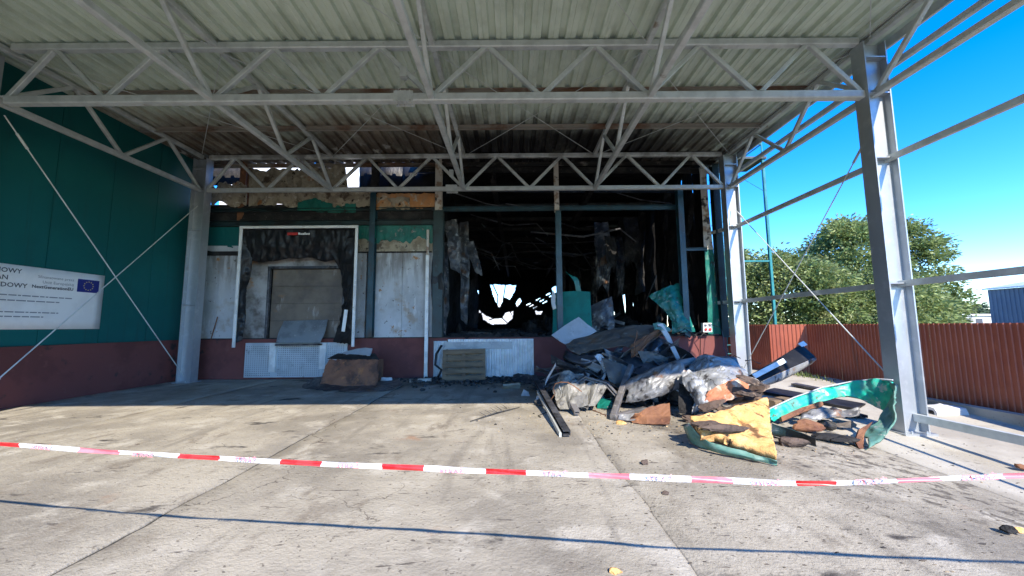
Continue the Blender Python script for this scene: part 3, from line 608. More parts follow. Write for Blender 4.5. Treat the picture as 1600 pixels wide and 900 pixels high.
for k, pts in enumerate((((1060, 520), (1070, 514), (1085, 524), (1095, 518)), ((1055, 526), (1068, 522), (1078, 528)))):
    MB().tube([at(a, b, YF - .2) for a, b in pts], .02, 6).part('cable', 'pvc_black', hall)

# dock shelter: frame and torn curtain
YS = 10.85
shel = bpy.data.objects.new('dock_shelter', None); COL.objects.link(shel); shel.parent = hall; shel.matrix_parent_inverse = Matrix.Translation(-Vector(hall.location))
tl, tr_, bl, br = at(377, 357, YS), at(556, 355, YS), at(365, 543, YS), at(553, 543, YS)
xL, xR = (tl.x + bl.x) / 2, (tr_.x + br.x) / 2; zt2, zb2 = tl.z, bl.z
MB().bar((xL, YS, zb2), (xL, YS, zt2), .075, .05).part('frame_post', 'white_clean', shel)
MB().bar((xR, YS, zb2), (xR, YS, zt2), .075, .05).part('frame_post', 'white_clean', shel)
MB().bar((xL - .0375, YS - .004, zt2 + .03), (xR + .0375, YS - .004, zt2 + .03), .05, .075).part('frame_header', 'white_clean', shel)
def sp(px, py, dy=0): return at(px, py, YS + .04 + dy)
rows = []
for j, (t, amp_) in enumerate(((0, .0), (.33, .004), (.62, .012), (.85, .022), (1.0, .03))):
    row = []
    for i in range(25):
        f = i / 24; px = 378 + 177 * f; bot = 406 + 3 * math.sin(f * 9) + (12 if f > .86 else 0) + 6 * fn((f * 9, 2, 2))
        py = 357.5 + (bot - 357.5) * t
        row.append(sp(px - t * 6 * (f - .5), py, amp_ * (1 if i % 2 else -1) * (.4 + 1.6 * abs(fn((i * .7, 3, 1)))) + .20 * t * t + .05 * t * fn((i * .35, j, 4))))
    rows.append(row)
MB().patch(rows, 5, .055, 6, .006, seed=2.2).part('curtain', 'pvc_black', shel, smooth=True)
rows = [[sp(378, 366), sp(396, 372, .1)], [sp(374, 420), sp(393, 425, .2)], [sp(371, 460), sp(386, 455, .25)], [sp(368, 500), sp(384, 500, .2)], [sp(367, 536), sp(378, 533, .1)]]
MB().patch(rows, 14, .07, 4, .006, seed=4.1, rag=.03).part('curtain', 'pvc_black', shel, smooth=True)
rows = [[sp(520, 380, .1), sp(538, 372), sp(555, 366)], [sp(532, 425, .2), sp(542, 425, .05), sp(553, 425)], [sp(536, 465, .2), sp(545, 465, .05), sp(553, 465)], [sp(531, 500, .15), sp(542, 505, .02), sp(552, 505)], [sp(520, 535, .1), sp(538, 538, .05), sp(551, 541)]]
MB().patch(rows, 14, .06, 4, .006, seed=6.3, rag=.03).part('curtain', 'pvc_black', shel, smooth=True)
a, b = sp(536, 518, -.06), sp(541, 484, -.06)
MB().bar(a, b, .10, .012, up=(0, 1, 0)).part('reflective_strip', 'white_clean', shel)
a = sp(449, 365.5, -.09); mb = MB(); mb.box((a.x, a.y, a.z - .035), (a.x + .3, a.y + .006, a.z + .04)); mb.part('logo_mark', 'red_plastic', shel)
mb = MB(); x = a.x + .32
for w, h in ((.05, .07), (.04, .05), (.05, .05), (.035, .07), (.05, .05), (.045, .055)):
    mb.box((x, a.y, a.z - .03), (x + w, a.y + .006, a.z - .03 + h)); x += w + .012
mb.part('logo_mark', 'white_clean', shel)
# wall and door behind
panel(-8.3, -7.45, 1.2, 4.4, YF + .02, 'door_wall', .08, 9).part('wall_panel', 'door_wall', hall)
panel(-5.12, -4.76, 1.2, 4.4, YF + .02, 'door_wall', .08, 10).part('wall_panel', 'door_wall', hall)
panel(-7.45, -5.12, 3.36, 4.4, YF + .02, 'door_wall', .08, 12).part('wall_panel', 'door_wall', hall)
dr = bpy.data.objects.new('dock_door', None); COL.objects.link(dr); dr.parent = hall; dr.matrix_parent_inverse = Matrix.Translation(-Vector(hall.location))
dx0, dx1, dz0, dz1 = -7.38, -5.15, 1.19, 3.30
nseg = 4
for k in range(nseg):
    a = dz0 + (dz1 - dz0) * k / nseg; b = dz0 + (dz1 - dz0) * (k + 1) / nseg
    mb = MB(); mb.patch([[(dx0, YF + .15, b - .004), (dx1, YF + .15, b - .004)], [(dx0, YF + .15, a + .004), (dx1, YF + .15, a + .004)]], 12, .03, 1.1, -.04, curve=False, seed=2)
    mb.part('door_section', 'door', dr)
MB().bar((dx0 - .035, YF + .06, dz0), (dx0 - .035, YF + .06, dz1 + .05), .06, .12).part('door_frame', 'burnt_steel', dr)
MB().bar((dx0 - .07, YF + .05, dz1 + .04), (dx1 + .07, YF + .05, dz1 + .04), .10, .08).part('door_frame', 'burnt_steel', dr)
MB().bar((dx1 + .035, YF + .06, dz0), (dx1 + .035, YF + .06, dz1), .06, .12).part('door_frame', 'burnt_steel', dr)
# dock leveller: lip plate and bumper wall
lev = bpy.data.objects.new('dock_leveller', None); COL.objects.link(lev); lev.parent = hall; lev.matrix_parent_inverse = Matrix.Translation(-Vector(hall.location))
rows = [[at(444, 502, YF + .08), at(512, 500, YF + .08)], [at(436, 520, YF - .12), at(508, 519, YF - .12)], [at(432, 536, YF - .25), at(500, 536, YF - .25)]]
MB().patch(rows, 8, .012, 2, .02).part('lip_plate', 'tread', lev)
MB().bar(at(430, 539, YF - .26), at(503, 538, YF - .26), .05).part('hinge_bar', 'burnt_steel', lev)
p, q = at(384, 539, YF - .05), at(541, 586, YF - .05)
mb = MB(); mb.box((p.x, YF - .06, .05), (q.x, YF - .015, 1.06)); mb.part('front_plate', 'mesh_panel', lev)
mb = MB(); nx_, nz_ = 46, 15
for i in range(nx_):
    for j in range(nz_):
        if abs(i - 13) < 2 or abs(i - 36) < 2: continue
        x = p.x + .04 + (q.x - p.x - .1) * i / nx_; z = .1 + .9 * j / nz_; mb.box((x, YF - .063, z), (x + .03, YF - .0605, z + .026))
g_ = mb.part('grating', 'tread', lev); g_['kind'] = 'stuff'
for px in (427, 505):
    c = at(px, 560, YF - .1); MB().box((c.x - .09, YF - .16, .22 if px < 450 else .3), (c.x + .09, YF - .068, 1.06)).part('bumper', 'white_clean', lev)
# corrugated white apron sheets on the plinth of the big opening
def corr(x0, x1, z0, z1, y, mat, pitch=.076, dep=.018):
    mb = MB(); n = int((x1 - x0) / pitch * 4); P = []
    for i in range(n + 1):
        k = i % 4; P.append((x0 + (x1 - x0) * i / n, y - (dep if k in (1, 2) else 0)))
    vs = [(x, yy, z0) for x, yy in P] + [(x, yy, z1) for x, yy in P] + [(x, yy + .012, z0) for x, yy in P] + [(x, yy + .012, z1) for x, yy in P]; m = n + 1
    fs = []
    for i in range(n): fs += [(i, i + 1, m + i + 1, m + i), (2 * m + i, 3 * m + i, 3 * m + i + 1, 2 * m + i + 1), (m + i, m + i + 1, 3 * m + i + 1, 3 * m + i)]
    fs += [(0, m, 3 * m, 2 * m), (m - 1, 3 * m - 1, 4 * m - 1, 2 * m - 1)]
    mb.add(vs, fs); return mb
p, q = at(700, 534, YF), at(834, 584, YF)
corr(-2.35, p.x - .02, .02, 1.08, YF - .03, '').part('apron_sheet', 'mesh_panel', hall)
corr(p.x, q.x, .02, 1.13, YF - .05, '').part('apron_sheet', 'white_clean', hall)
MB().box((p.x - .1, YF - .10, .84), (.0, YF - .078, 1.05)).part('apron_strip', 'tread', hall)

# ---- gutted interior
def inpoly(x, y, P):
    c = False; j = len(P) - 1
    for i in range(len(P)):
        if (P[i][1] > y) != (P[j][1] > y) and x < (P[j][0] - P[i][0]) * (y - P[i][1]) / (P[j][1] - P[i][1]) + P[i][0]: c = not c
        j = i
    return c
holes_px = [[(766, 444), (806, 446), (804, 456), (796, 468), (788, 464), (780, 482), (774, 470), (770, 460)],
            [(726, 474), (746, 470), (748, 482), (752, 488), (732, 489), (728, 502), (724, 499)],
            [(752, 488), (760, 494), (772, 498), (784, 498), (790, 488), (802, 486), (800, 499), (790, 506), (768, 507), (755, 499)],
            [(836, 486), (848, 487), (845, 491), (838, 492)], [(806, 474), (812, 466), (815, 470), (808, 480)],
            [(862, 450), (876, 444), (874, 462), (866, 472)], [(734, 452), (738, 450), (739, 462), (735, 462)], [(744, 452), (748, 454), (747, 464), (743, 460)],
            [(718, 400), (722, 396), (725, 404), (720, 410)], [(736, 405), (740, 408), (738, 414), (735, 411)], [(754, 398), (758, 402), (756, 408)]]
for k in range(10): # slanting slits
    x0 = 822 + k * 5.2; y0 = 476 - k * 2.6 + (k % 3) * 5
    holes_px.append([(x0, y0), (x0 + 7, y0 - 3), (x0 + 7, y0 - 1.6), (x0, y0 + 1.8)])
holes = [[(v.x, v.z) for v in (at(a, b, HY1) for a, b in P)] for P in holes_px]
mb = MB(); cs = .055; x0, x1, z0, z1 = -3.4, 6.6, 1.0, 7.5; nx_, nz_ = int((x1 - x0) / cs), int((z1 - z0) / cs)
idx = {}
def vtx(i, j):
    if (i, j) not in idx:
        x = x0 + i * cs; z = z0 + j * cs; idx[(i, j)] = len(mb.v); mb.v.append((x + .05 * fn((x, z, 1), 3), HY1 + .15 * fn((x, z, 0), 1.2), z + .05 * fn((x, z, 2), 3)))
    return idx[(i, j)]
for i in range(nx_):
    for j in range(nz_):
        x, z = x0 + (i + .5) * cs, z0 + (j + .5) * cs
        if any(inpoly(x, z, P) for P in holes): continue
        mb.f.append((vtx(i, j), vtx(i + 1, j), vtx(i + 1, j + 1), vtx(i, j + 1))); mb.m.append(0)
bw = mb.part('rear_wall', 'char_deep', hall)
sd = bw.modifiers.new('thickness', 'SOLIDIFY'); sd.thickness = .06
for pts in (((768, 440), (778, 462), (776, 490)), ((790, 444), (786, 470), (800, 492)), ((756, 486), (776, 492), (804, 484)), ((724, 478), (740, 486), (756, 480)), ((764, 500), (782, 494), (796, 508)), ((736, 466), (734, 486), (740, 505))):
    MB().tube([at(a, b, 32.5) for a, b in pts], [.05, .07, .04], 6).part('bent_member', 'char_deep', hall)
# side walls of charred upright sheets, with slits between
ri = random.Random(21)
y = YF + .35; k = 0
while y < HY1:
    w = ri.uniform(.7, 1.25); gap = ri.choice([-.05, -.05, -.04, .015, .03]) if y < 24 else ri.choice([-.05, .02, .05])
    rows = [[(6.3 + ri.uniform(-.1, .02), y, 7.0), (6.3 + ri.uniform(-.25, .02), y + w / 2, 7.0), (6.3 + ri.uniform(-.1, .02), y + w, 7.0)],
            [(6.25 + ri.uniform(-.25, .05), y, 3.9), (6.25 + ri.uniform(-.4, .05), y + w / 2, 3.9), (6.25 + ri.uniform(-.2, .05), y + w + ri.uniform(-.04, .04), 3.9)],
            [(6.3 + ri.uniform(-.2, .0), y, 1.2), (6.3 + ri.uniform(-.3, .02), y + w / 2, 1.2), (6.3 + ri.uniform(-.2, .0), y + w, 1.2)]]
    mb = MB(); mb.patch(rows, 6, .10, 1.7, .02, seed=k, rag=.02); mb.part('charred_sheet', 'char_deep', hall); y += w + gap; k += 1
for (a, b, pyt, pyb, yy, sdd) in ((1000, 1040, 330, 462, 17.0, 1), (966, 1000, 335, 468, 19, 2), (1040, 1060, 300, 500, 14.5, 3), (905, 950, 320, 470, 23, 4), (1076, 1098, 300, 520, 12.6, 5)):
    rows = [[at(a, pyt, yy), at((a + b) / 2, pyt, yy - .3), at(b, pyt + 6, yy)], [at(a - 4, (pyt + pyb) / 2, yy), at((a + b) / 2, (pyt + pyb) / 2, yy + .3), at(b + 3, (pyt + pyb) / 2, yy - .2)], [at(a - 8, pyb, yy), at((a + b) / 2, pyb - 8, yy), at(b, pyb + 6, yy)]]
    MB().patch(rows, 8, .22, 1.4, .02, seed=sdd, rag=.08).part('hanging_sheet', 'char', hall)
# partition on the left of the burnt bay
mb = MB(); mb.patch([[(-2.32, YF + .4, 6.9), (-2.5, 18, 6.9), (-2.9, 26, 6.9), (-3.1, HY1, 6.9)], [(-2.35, YF + .4, 4), (-2.6, 18, 4), (-2.95, 26, 4), (-3.1, HY1, 4)], [(-2.35, YF + .4, 1.2), (-2.55, 18, 1.2), (-2.9, 26, 1.2), (-3.1, HY1, 1.2)]], 10, .25, .9, .05); mb.part('partition', 'char_deep', hall)
for (a, b, pyt, pyb, yy, sdd, sk) in ((692, 714, 345, 420, 12.0, 1, 12), (706, 726, 372, 428, 12.6, 2, 14), (716, 732, 350, 500, 13.4, 3, 4), (690, 700, 380, 520, 12.4, 4, 2), (722, 740, 380, 425, 13, 5, 20)):
    rows = [[at(a, pyt, yy), at(b, pyt - 4, yy)], [at(a + sk * .5, (pyt + pyb) / 2, yy - .2), at(b + sk * .5, (pyt + pyb) / 2 + 5, yy + .1)], [at(a + sk, pyb, yy), at(b + sk - 6, pyb + 8, yy)]]
    MB().patch(rows, 8, .12, 2, .02, seed=sdd + 30, rag=.05).part('hanging_sheet', 'burnt_sheet', hall)
# charred roof over the burnt bay: purlins and buckled sheets
y = YF + .15; k = 0
while y < HY1:
    w = 1.9; dz = ri.uniform(-.06, .04)
    rows = [[(xx, yy, 6.95 + dz + ri.uniform(-.05, .05)) for xx in (-3.2, -.8, 1.6, 4.0, 6.5)] for yy in (y - .25, y + w / 2, y + w + .25)]
    rows = [[(px_, py_, pz_ + (.0 if q_ == 0 else .05 * q_)) for px_, py_, pz_ in rw] for q_, rw in enumerate(rows)]
    mb = MB(); mb.patch(rows, 5, .07, 1.1, .015, seed=k + 50); mb.part('roof_sheet', 'char_deep', hall)
    MB().chan((-3.0, y + .1, 6.55 + dz * .5), (6.4, y + .1, 6.5 + ri.uniform(-.25, .1)), .07, .18, .01).part('roof_purlin', 'char', hall)
    y += w; k += 1
for q_, (xa, xc, ya) in enumerate(((-3.3, 3.4, 11.75), (3.41, 6.5, 12.15))): MB().patch([[(xa, ya, 7.32), (xc, ya, 7.32)], [(xa, HY1, 7.32), (xc, HY1, 7.32)]], 14, .05, .8, .03, seed=q_).part('sky_block_deck', 'char_deep', hall)  # layer added over the sheets to block sky showing through their slits
for x in (-.6, 2.8): MB().ibeam((x, YF + .3, 6.35), (x + .3, HY1, 6.1), .16, .3, .015).part('roof_beam', 'char', hall)
for k in range(16):
    x = ri.uniform(-1.8, 5.6); y = ri.uniform(12.5, 24); z = ri.uniform(4.6, 6.6); a = ri.uniform(-.5, .5); l = ri.uniform(.8, 2.2); c = Vector((x, y, z)); d = Vector((math.cos(a) * l, ri.uniform(-1, 1), ri.uniform(-.8, .5)))
    MB().tube([c - d, c + Vector((0, 0, -.25)), c + d * .7, c + d + Vector((0, 0, -.5))], [.03, .04, .035, .02], 6).part('bent_member', 'burnt_steel', hall)
for k in range(14):
    x = ri.uniform(2.2, 5.9); y = ri.uniform(13, 23); zt0 = ri.uniform(5, 6.6); h = ri.uniform(1.2, 3.4); w = ri.uniform(.2, .7); an = ri.uniform(-.6, .6); e = Vector((math.cos(an) * w, math.sin(an) * w, 0)); c = Vector((x, y, zt0))
    MB().patch([[c, c + e * .5 + Vector((0, .1, 0)), c + e], [c - Vector((.1, .2, h * .5)), c + e * .5 - Vector((0, 0, h * .5)), c + e - Vector((-.1, 0, h * .5))], [c - Vector((0, 0, h)), c + e * .5 - Vector((.05, .1, h * .9)), c + e - Vector((.1, 0, h * 1.05))]], 6, .14, 2, .015, seed=k + 80, rag=.06).part('hanging_sheet', ('char', 'burnt_sheet', 'char')[k % 3], hall)
# sagging cables and pipes
for pts, yy in ((((770, 410), (785, 382), (800, 378), (850, 381), (905, 379), (960, 374)), 18), (((772, 418), (800, 395), (840, 392), (900, 396)), 19), (((705, 300), (760, 318), (830, 330)), 12.4), (((790, 318), (850, 328), (890, 326)), 13), (((960, 300), (1000, 312), (1050, 318)), 14), (((1010, 470), (1030, 420), (1040, 360)), 16)):
    MB().tube([at(a, b, yy) for a, b in pts], .022, 6).part('hanging_cable', 'burnt_steel', hall)
# inner rubble on the dock
mb = MB()
for k in range(420):
    x = ri.uniform(-2.2, 6.0); y = 11.55 + ri.random() ** 1.5 * 20; h = .10 + .75 * sstep(11.8, 16, y) * ri.random()
    if -.14 < x / y < .03: h = min(h, .16)
    mb.rock((x, y, ZF + h * .3), (ri.uniform(.08, .4), ri.uniform(.08, .35), h), k * 1.7, sub=1)
ob = mb.part('burnt_rubble', 'char', hall); ob['kind'] = 'stuff'
for k in range(46):
    x = ri.uniform(-2, 5.8); y = ri.uniform(12.2, 24); a = ri.uniform(0, 3.1); l = ri.uniform(.5, 1.8)
    c = Vector((x, y, ZF + (ri.uniform(.02, .1) if -.16 < x / y < .05 else ri.uniform(.1, .7)))); d = Vector((math.cos(a), math.sin(a), ri.uniform(-.3, .5) if not -.2 < x / y < .08 else .05)) * l * .5
    (MB().chan(c - d, c + d, .08, .1, .012) if k % 2 else MB().patch([[c - d + Vector((0, .2, .3 if not -.2 < x / y < .08 else .08)), c + d + Vector((0, .2, .2 if not -.2 < x / y < .08 else .06))], [c - d, c + d]], 5, .12, 2.5, .012, seed=k)).part('burnt_scrap', ('char', 'burnt_sheet', 'char')[k % 3], hall)

# things left standing in the opening
def solo(mb, name, mat, label, cat, group=None, smooth=False): return mb.thing(name, mat, label, cat, group, smooth)
rows = [[at(864, 458, 12.0), at(892, 455, 11.9), at(921, 456, 12.0)], [at(864, 490, 12.0), at(894, 490, 11.96), at(923, 490, 12.0)], [at(863, 524, 12.0), at(895, 524, 12.0), at(925, 524, 12.0)]]
solo(MB().patch(rows, 6, .02, 2, .06, seed=1), 'cabinet_panel', 'panel_teal', 'intact teal green panel standing upright on the burnt dock', 'panel')
rows = [[at(884, 424, 11.9), at(892, 430, 11.9)], [at(896, 438, 11.85), at(903, 436, 11.9)], [at(900, 455, 11.9), at(908, 456, 11.9)]]
solo(MB().patch(rows, 6, .03, 2, .01), 'curled_strip', 'green_paint', 'thin curled green strip above the upright teal panel', 'scrap')
rows = [[at(864, 452, 11.8), at(868, 462, 11.8)], [at(861, 470, 11.75), at(868, 474, 11.8)], [at(864, 484, 11.8), at(869, 482, 11.8)]]
solo(MB().patch(rows, 6, .04, 4, .01), 'torn_foil', 'white_clean', 'torn white foil scrap at the edge of the teal panel', 'scrap')
rows = [[at(922, 478, 12.3), at(940, 470, 12.3), at(956, 463, 12.3)], [at(924, 496, 12.25), at(942, 496, 12.1), at(959, 490, 12.3)], [at(926, 522, 12.2), at(944, 520, 12.2), at(960, 524, 12.2)]]
solo(MB().patch(rows, 7, .06, 2, .01, seed=4), 'buckled_sheet', 'burnt_sheet', 'dark buckled sheet leaning beside the upright teal panel', 'sheet metal')
rows = [[at(1012, 462, 11.6), at(1036, 450, 11.5), at(1062, 441, 11.55)], [at(1030, 478, 11.4), at(1050, 470, 11.3), at(1068, 466, 11.45)], [at(1048, 500, 11.3), at(1062, 496, 11.2), at(1078, 496, 11.35)], [at(1050, 522, 11.3), at(1066, 520, 11.2), at(1088, 520, 11.3)]]
solo(MB().patch(rows, 8, .07, 2.4, .012, seed=2, rag=.03), 'torn_wall_skin', 'green_paint', 'torn green wall skin with white peeled patches in the opening', 'sheet metal')

# ------------------------------------------------------------------ debris heap
HG = 'scrap in the burnt debris heap'
def P3(px, py, Y): return at(px, py, Y)
rows = [[P3(884, 540, 9.0), P3(905, 528, 9.4), P3(960, 512, 9.6), P3(1030, 506, 9.4)], [P3(890, 548, 8.6), P3(920, 536, 9.0), P3(970, 526, 9.1), P3(1034, 520, 8.9)], [P3(905, 556, 8.4), P3(935, 545, 8.6), P3(975, 541, 8.6), P3(1000, 548, 8.4)]]
solo(MB().patch(rows, 7, .07, 1.8, .012, seed=1), 'draped_sheet', 'brown_sheet', 'large brown scorched sheet draped over the top of the heap', 'sheet metal')
rows = [[P3(985, 540, 8.5), P3(1012, 522, 8.6), P3(1034, 512, 8.7)], [P3(986, 552, 8.3), P3(1004, 545, 8.3), P3(1020, 528, 8.5)], [P3(986, 558, 8.2), P3(994, 554, 8.2), P3(1004, 542, 8.4)]]
solo(MB().patch(rows, 5, .05, 2, .01, seed=3), 'rusty_flap', 'rust', 'pointed orange rusty flap hanging from the brown sheet', 'scrap')
rows = [[P3(862, 524, 9.6), P3(882, 510, 9.9), P3(904, 496, 10.1)], [P3(876, 534, 9.3), P3(898, 522, 9.6), P3(918, 508, 9.9)], [P3(892, 542, 9.1), P3(912, 530, 9.4), P3(932, 518, 9.7)]]
solo(MB().patch(rows, 6, .02, 1.5, .02, seed=5), 'grey_plate', 'white_panel', 'pale grey flat plate tilted at the back of the heap', 'sheet metal')
rows = [[P3(1026, 508, 8.7), P3(1034, 506, 8.7)], [P3(1040, 530, 8.6), P3(1047, 528, 8.6)], [P3(1058, 566, 8.3), P3(1063, 564, 8.3)]]
solo(MB().patch(rows, 6, .02, 3, .05, seed=5), 'bent_edge_strip', 'white_panel', 'long pale bent edge strip sloping down the heap', 'scrap')
rows = [[P3(1020, 506, 8.72), P3(1034, 505, 8.7), P3(1048, 515, 8.8)], [P3(1022, 516, 8.6), P3(1036, 516, 8.6), P3(1046, 518, 8.7)]]
solo(MB().patch(rows, 5, .05, 4, .015, seed=6), 'torn_corner', 'green_dull', 'torn green and white panel corner on top of the heap', 'scrap')
rows = [[P3(930, 556, 8.5), P3(975, 552, 8.7), P3(1020, 560, 8.6), P3(1062, 566, 8.3)], [P3(945, 566, 8.1), P3(985, 570, 8.1), P3(1025, 574, 8.0), P3(1058, 574, 8.0)], [P3(962, 576, 7.8), P3(990, 582, 7.8), P3(1022, 584, 7.75), P3(1048, 578, 7.8)]]
solo(MB().patch(rows, 7, .05, 1.6, .012, seed=90), 'slate_sheet', 'burnt_steel', 'wide slate grey sheet sloping across the middle of the heap', 'sheet metal', smooth=True)
rows = [[P3(940, 558, 7.9), P3(958, 566, 7.9), P3(982, 574, 7.9)], [P3(946, 578, 7.7), P3(962, 584, 7.65), P3(982, 590, 7.75)], [P3(952, 596, 7.6), P3(966, 602, 7.55), P3(978, 606, 7.6)]]
solo(MB().patch(rows, 7, .05, 2, .012, seed=91), 'brown_plate', 'brown_sheet', 'grey brown plate standing upright in the middle of the heap', 'sheet metal')
rows = [[P3(884, 548, 8.6), P3(905, 556, 8.4), P3(940, 552, 8.3)], [P3(880, 558, 8.4), P3(905, 566, 8.15), P3(936, 562, 8.1)], [P3(886, 562, 8.4), P3(908, 572, 8.2), P3(930, 568, 8.2)]]
solo(MB().patch(rows, 7, .05, 2, .012, seed=92), 'rolled_lip', 'burnt_steel', 'dark rolled lip under the left end of the brown sheet', 'sheet metal', smooth=True)
# dark sheets filling the heap
hs = [((905, 560), (960, 548), (1000, 562), (930, 580), 8.8), ((940, 555), (1010, 562), (1050, 575), (985, 580), 8.4), ((880, 560), (930, 552), (950, 585), (890, 590), 8.9),
      ((1000, 530), (1040, 530), (1056, 570), (1010, 565), 8.9), ((955, 575), (1005, 572), (985, 612), (950, 600), 8.2), ((1010, 570), (1062, 565), (1040, 590), (1000, 588), 8.3),
      ((870, 585), (915, 575), (925, 600), (875, 606), 8.6), ((900, 540), (950, 545), (940, 570), (895, 562), 9.1), ((1040, 545), (1075, 550), (1090, 585), (1050, 580), 8.7),
      ((850, 588), (890, 580), (900, 610), (855, 612), 8.8), ((930, 590), (975, 600), (965, 632), (925, 625), 7.8), ((975, 555), (1030, 548), (1040, 566), (990, 572), 8.7)]
SHL = ['blackened sheet directly under the draped brown sheet', 'blackened sheet right below the rusty flap', 'blackened sheet on the upper left flank of the heap', 'blackened sheet beneath the pale bent edge strip', 'blackened sheet behind the kinked brown bar', 'blackened sheet above the dented duct', 'blackened sheet behind the light grey cover', 'blackened sheet below the pale grey tilted plate', 'blackened sheet behind the crumpled hood', 'blackened sheet by the top of the slanting channel', 'blackened sheet behind the pleated foil fan', 'blackened sheet between the rusty flap and duct']
for k, (a, b, c, d, Y) in enumerate(hs):
    rows = [[P3(*a, Y + .25), P3((a[0] + b[0]) / 2, (a[1] + b[1]) / 2 - 4, Y + .4), P3(*b, Y + .2)], [P3((a[0] + d[0]) / 2, (a[1] + d[1]) / 2, Y), P3((a[0] + b[0] + c[0] + d[0]) / 4, (a[1] + b[1] + c[1] + d[1]) / 4, Y - .15), P3((b[0] + c[0]) / 2, (b[1] + c[1]) / 2, Y)], [P3(*d, Y - .2), P3((c[0] + d[0]) / 2, (c[1] + d[1]) / 2 + 3, Y - .1), P3(*c, Y - .25)]]
    solo(MB().patch(rows, 6, .10, 2.6, .01, seed=k * 3.3, rag=.03), 'crumpled_sheet', ('burnt_sheet', 'burnt_steel', 'char')[k % 3], SHL[k], 'sheet metal', HG)
# core mass so that the heap is not hollow
mb = MB(); rh = random.Random(5)
for k in range(150):
    x = rh.uniform(.6, 4.1); y = rh.uniform(7.2, 10.4); top = .95 * sstep(6.6, 9, y) * sstep(.2, 1.6, x) * sstep(4.9, 3.2, x)
    mb.rock((x, y, rh.uniform(0, max(.05, top * .8))), (rh.uniform(.08, .3), rh.uniform(.08, .3), rh.uniform(.05, .2)), k * 2.1, sub=1)
ob = mb.thing('charcoal_rubble', 'rubble', 'black charcoal rubble packed under the debris heap', 'rubble', kind='stuff')
# beams, channels and bent bars
def bent(pts, w, h, mat, name, label, cat, group=None, prof='chan'):
    mb = MB()
    for a, b in zip(pts, pts[1:]):
        (mb.chan if prof == 'chan' else mb.bar)(a, b, w, h, *((.012,) if prof == 'chan' else ()))
    return solo(mb, name, mat, label, cat, group)
e1 = gp(886, 684); bent([P3(834, 588, 8.4), (e1.x, e1.y, .06)], .10, .07, 'burnt_steel', 'steel_channel', 'long dark steel channel slanting from the heap down onto the slab', 'beam')
e2 = gp(878, 683); bent([P3(840, 612, 7.6), (e2.x - .02, e2.y, .03)], .03, .06, 'galv', 'steel_strip', 'thin pale steel strip lying alongside the slanting channel', 'beam', prof='bar')
e3 = gp(902, 648, .03); bent([(e3.x, e3.y, .06), P3(884, 612, 7.1), P3(914, 590, 7.2), P3(948, 600, 7.1), P3(968, 622, 7.0)], .10, .06, 'scorched_bar', 'bent_profile', 'bent steel frame profile folded like a hook on the heap', 'beam')
e4 = gp(958, 654, .03); bent([P3(986, 572, 7.6), P3(970, 614, 7.0), (e4.x, e4.y, .05), P3(1008, 640, 6.7)], .10, .09, 'scorched_bar', 'kinked_profile', 'kinked brown steel bar standing in the heap and bent along the ground', 'beam', prof='bar')
for k, (a, b, Y1, Y2, lb) in enumerate((((845, 596), (925, 562), 9.0, 8.7, 'charred bar lying across the left flank of the heap'), ((838, 578), (880, 574), 9.4, 9.0, 'short bent charred bar jutting out left of the heap'), ((852, 604), (948, 560), 8.6, 8.5, 'pale edged slat crossing the left of the heap'), ((940, 552), (1010, 580), 8.3, 8.3, 'narrow slat sloping right below the brown sheet'), ((1000, 575), (1052, 556), 8.4, 8.5, 'dark bar below the long bent edge strip'), ((868, 572), (930, 580), 8.9, 8.5, 'thin charred lath near the maroon plinth'))):
    bent([P3(*a, Y1), P3(*b, Y2)], .06, .05, ('scorched_bar', 'burnt_steel', 'scorched_bar')[k % 3], 'scrap_bar', lb, 'beam', prof='bar')
rows = [[P3(928, 556, 8.1), P3(938, 552, 8.1), P3(944, 560, 8.0)], [P3(938, 570, 8.0), P3(942, 568, 8.0), P3(948, 574, 7.9)], [P3(942, 588, 7.8), P3(946, 586, 7.8), P3(946, 592, 7.8)], [P3(930, 596, 7.7), P3(936, 600, 7.7), P3(942, 598, 7.7)]]
solo(MB().patch(rows, 6, .07, 4, .01, seed=8, rag=.03), 'twisted_foil', 'white_panel', 'twisted pale foil strip dangling on the left of the heap', 'scrap')
rk = random.Random(77)
for k in range(60):
    px = rk.uniform(846, 1075); py = rk.uniform(548, 636); Y = 8.9 - (py - 548) / 80 * 1.5 - rk.uniform(.0, .35)
    if px < 900 and py < 570: continue
    c = P3(px, py, Y); a = rk.uniform(-.7, .7) + (0 if rk.random() < .7 else 1.2); l = rk.uniform(.15, .6); w = rk.uniform(.03, .2)
    d = Vector((math.cos(a), rk.uniform(-.4, .4), math.sin(a))) * l; u = Vector((rk.uniform(-.3, .3), rk.uniform(-1, .2), rk.uniform(.1, 1))).normalized() * w
    solo(MB().patch([[c - d + u, c + u * 1.3, c + d + u * .6], [c - d - u, c - u * .8 + Vector((0, .05, 0)), c + d - u]], 4, .06, 5, .008, seed=k, rag=.02), 'metal_sliver', ('burnt_sheet', 'burnt_steel', 'burnt_sheet', 'white_panel', 'brown_sheet', 'char', 'burnt_steel')[k % 7], 'small twisted sliver of sheet metal in the burnt heap', 'scrap', 'metal slivers in the heap')
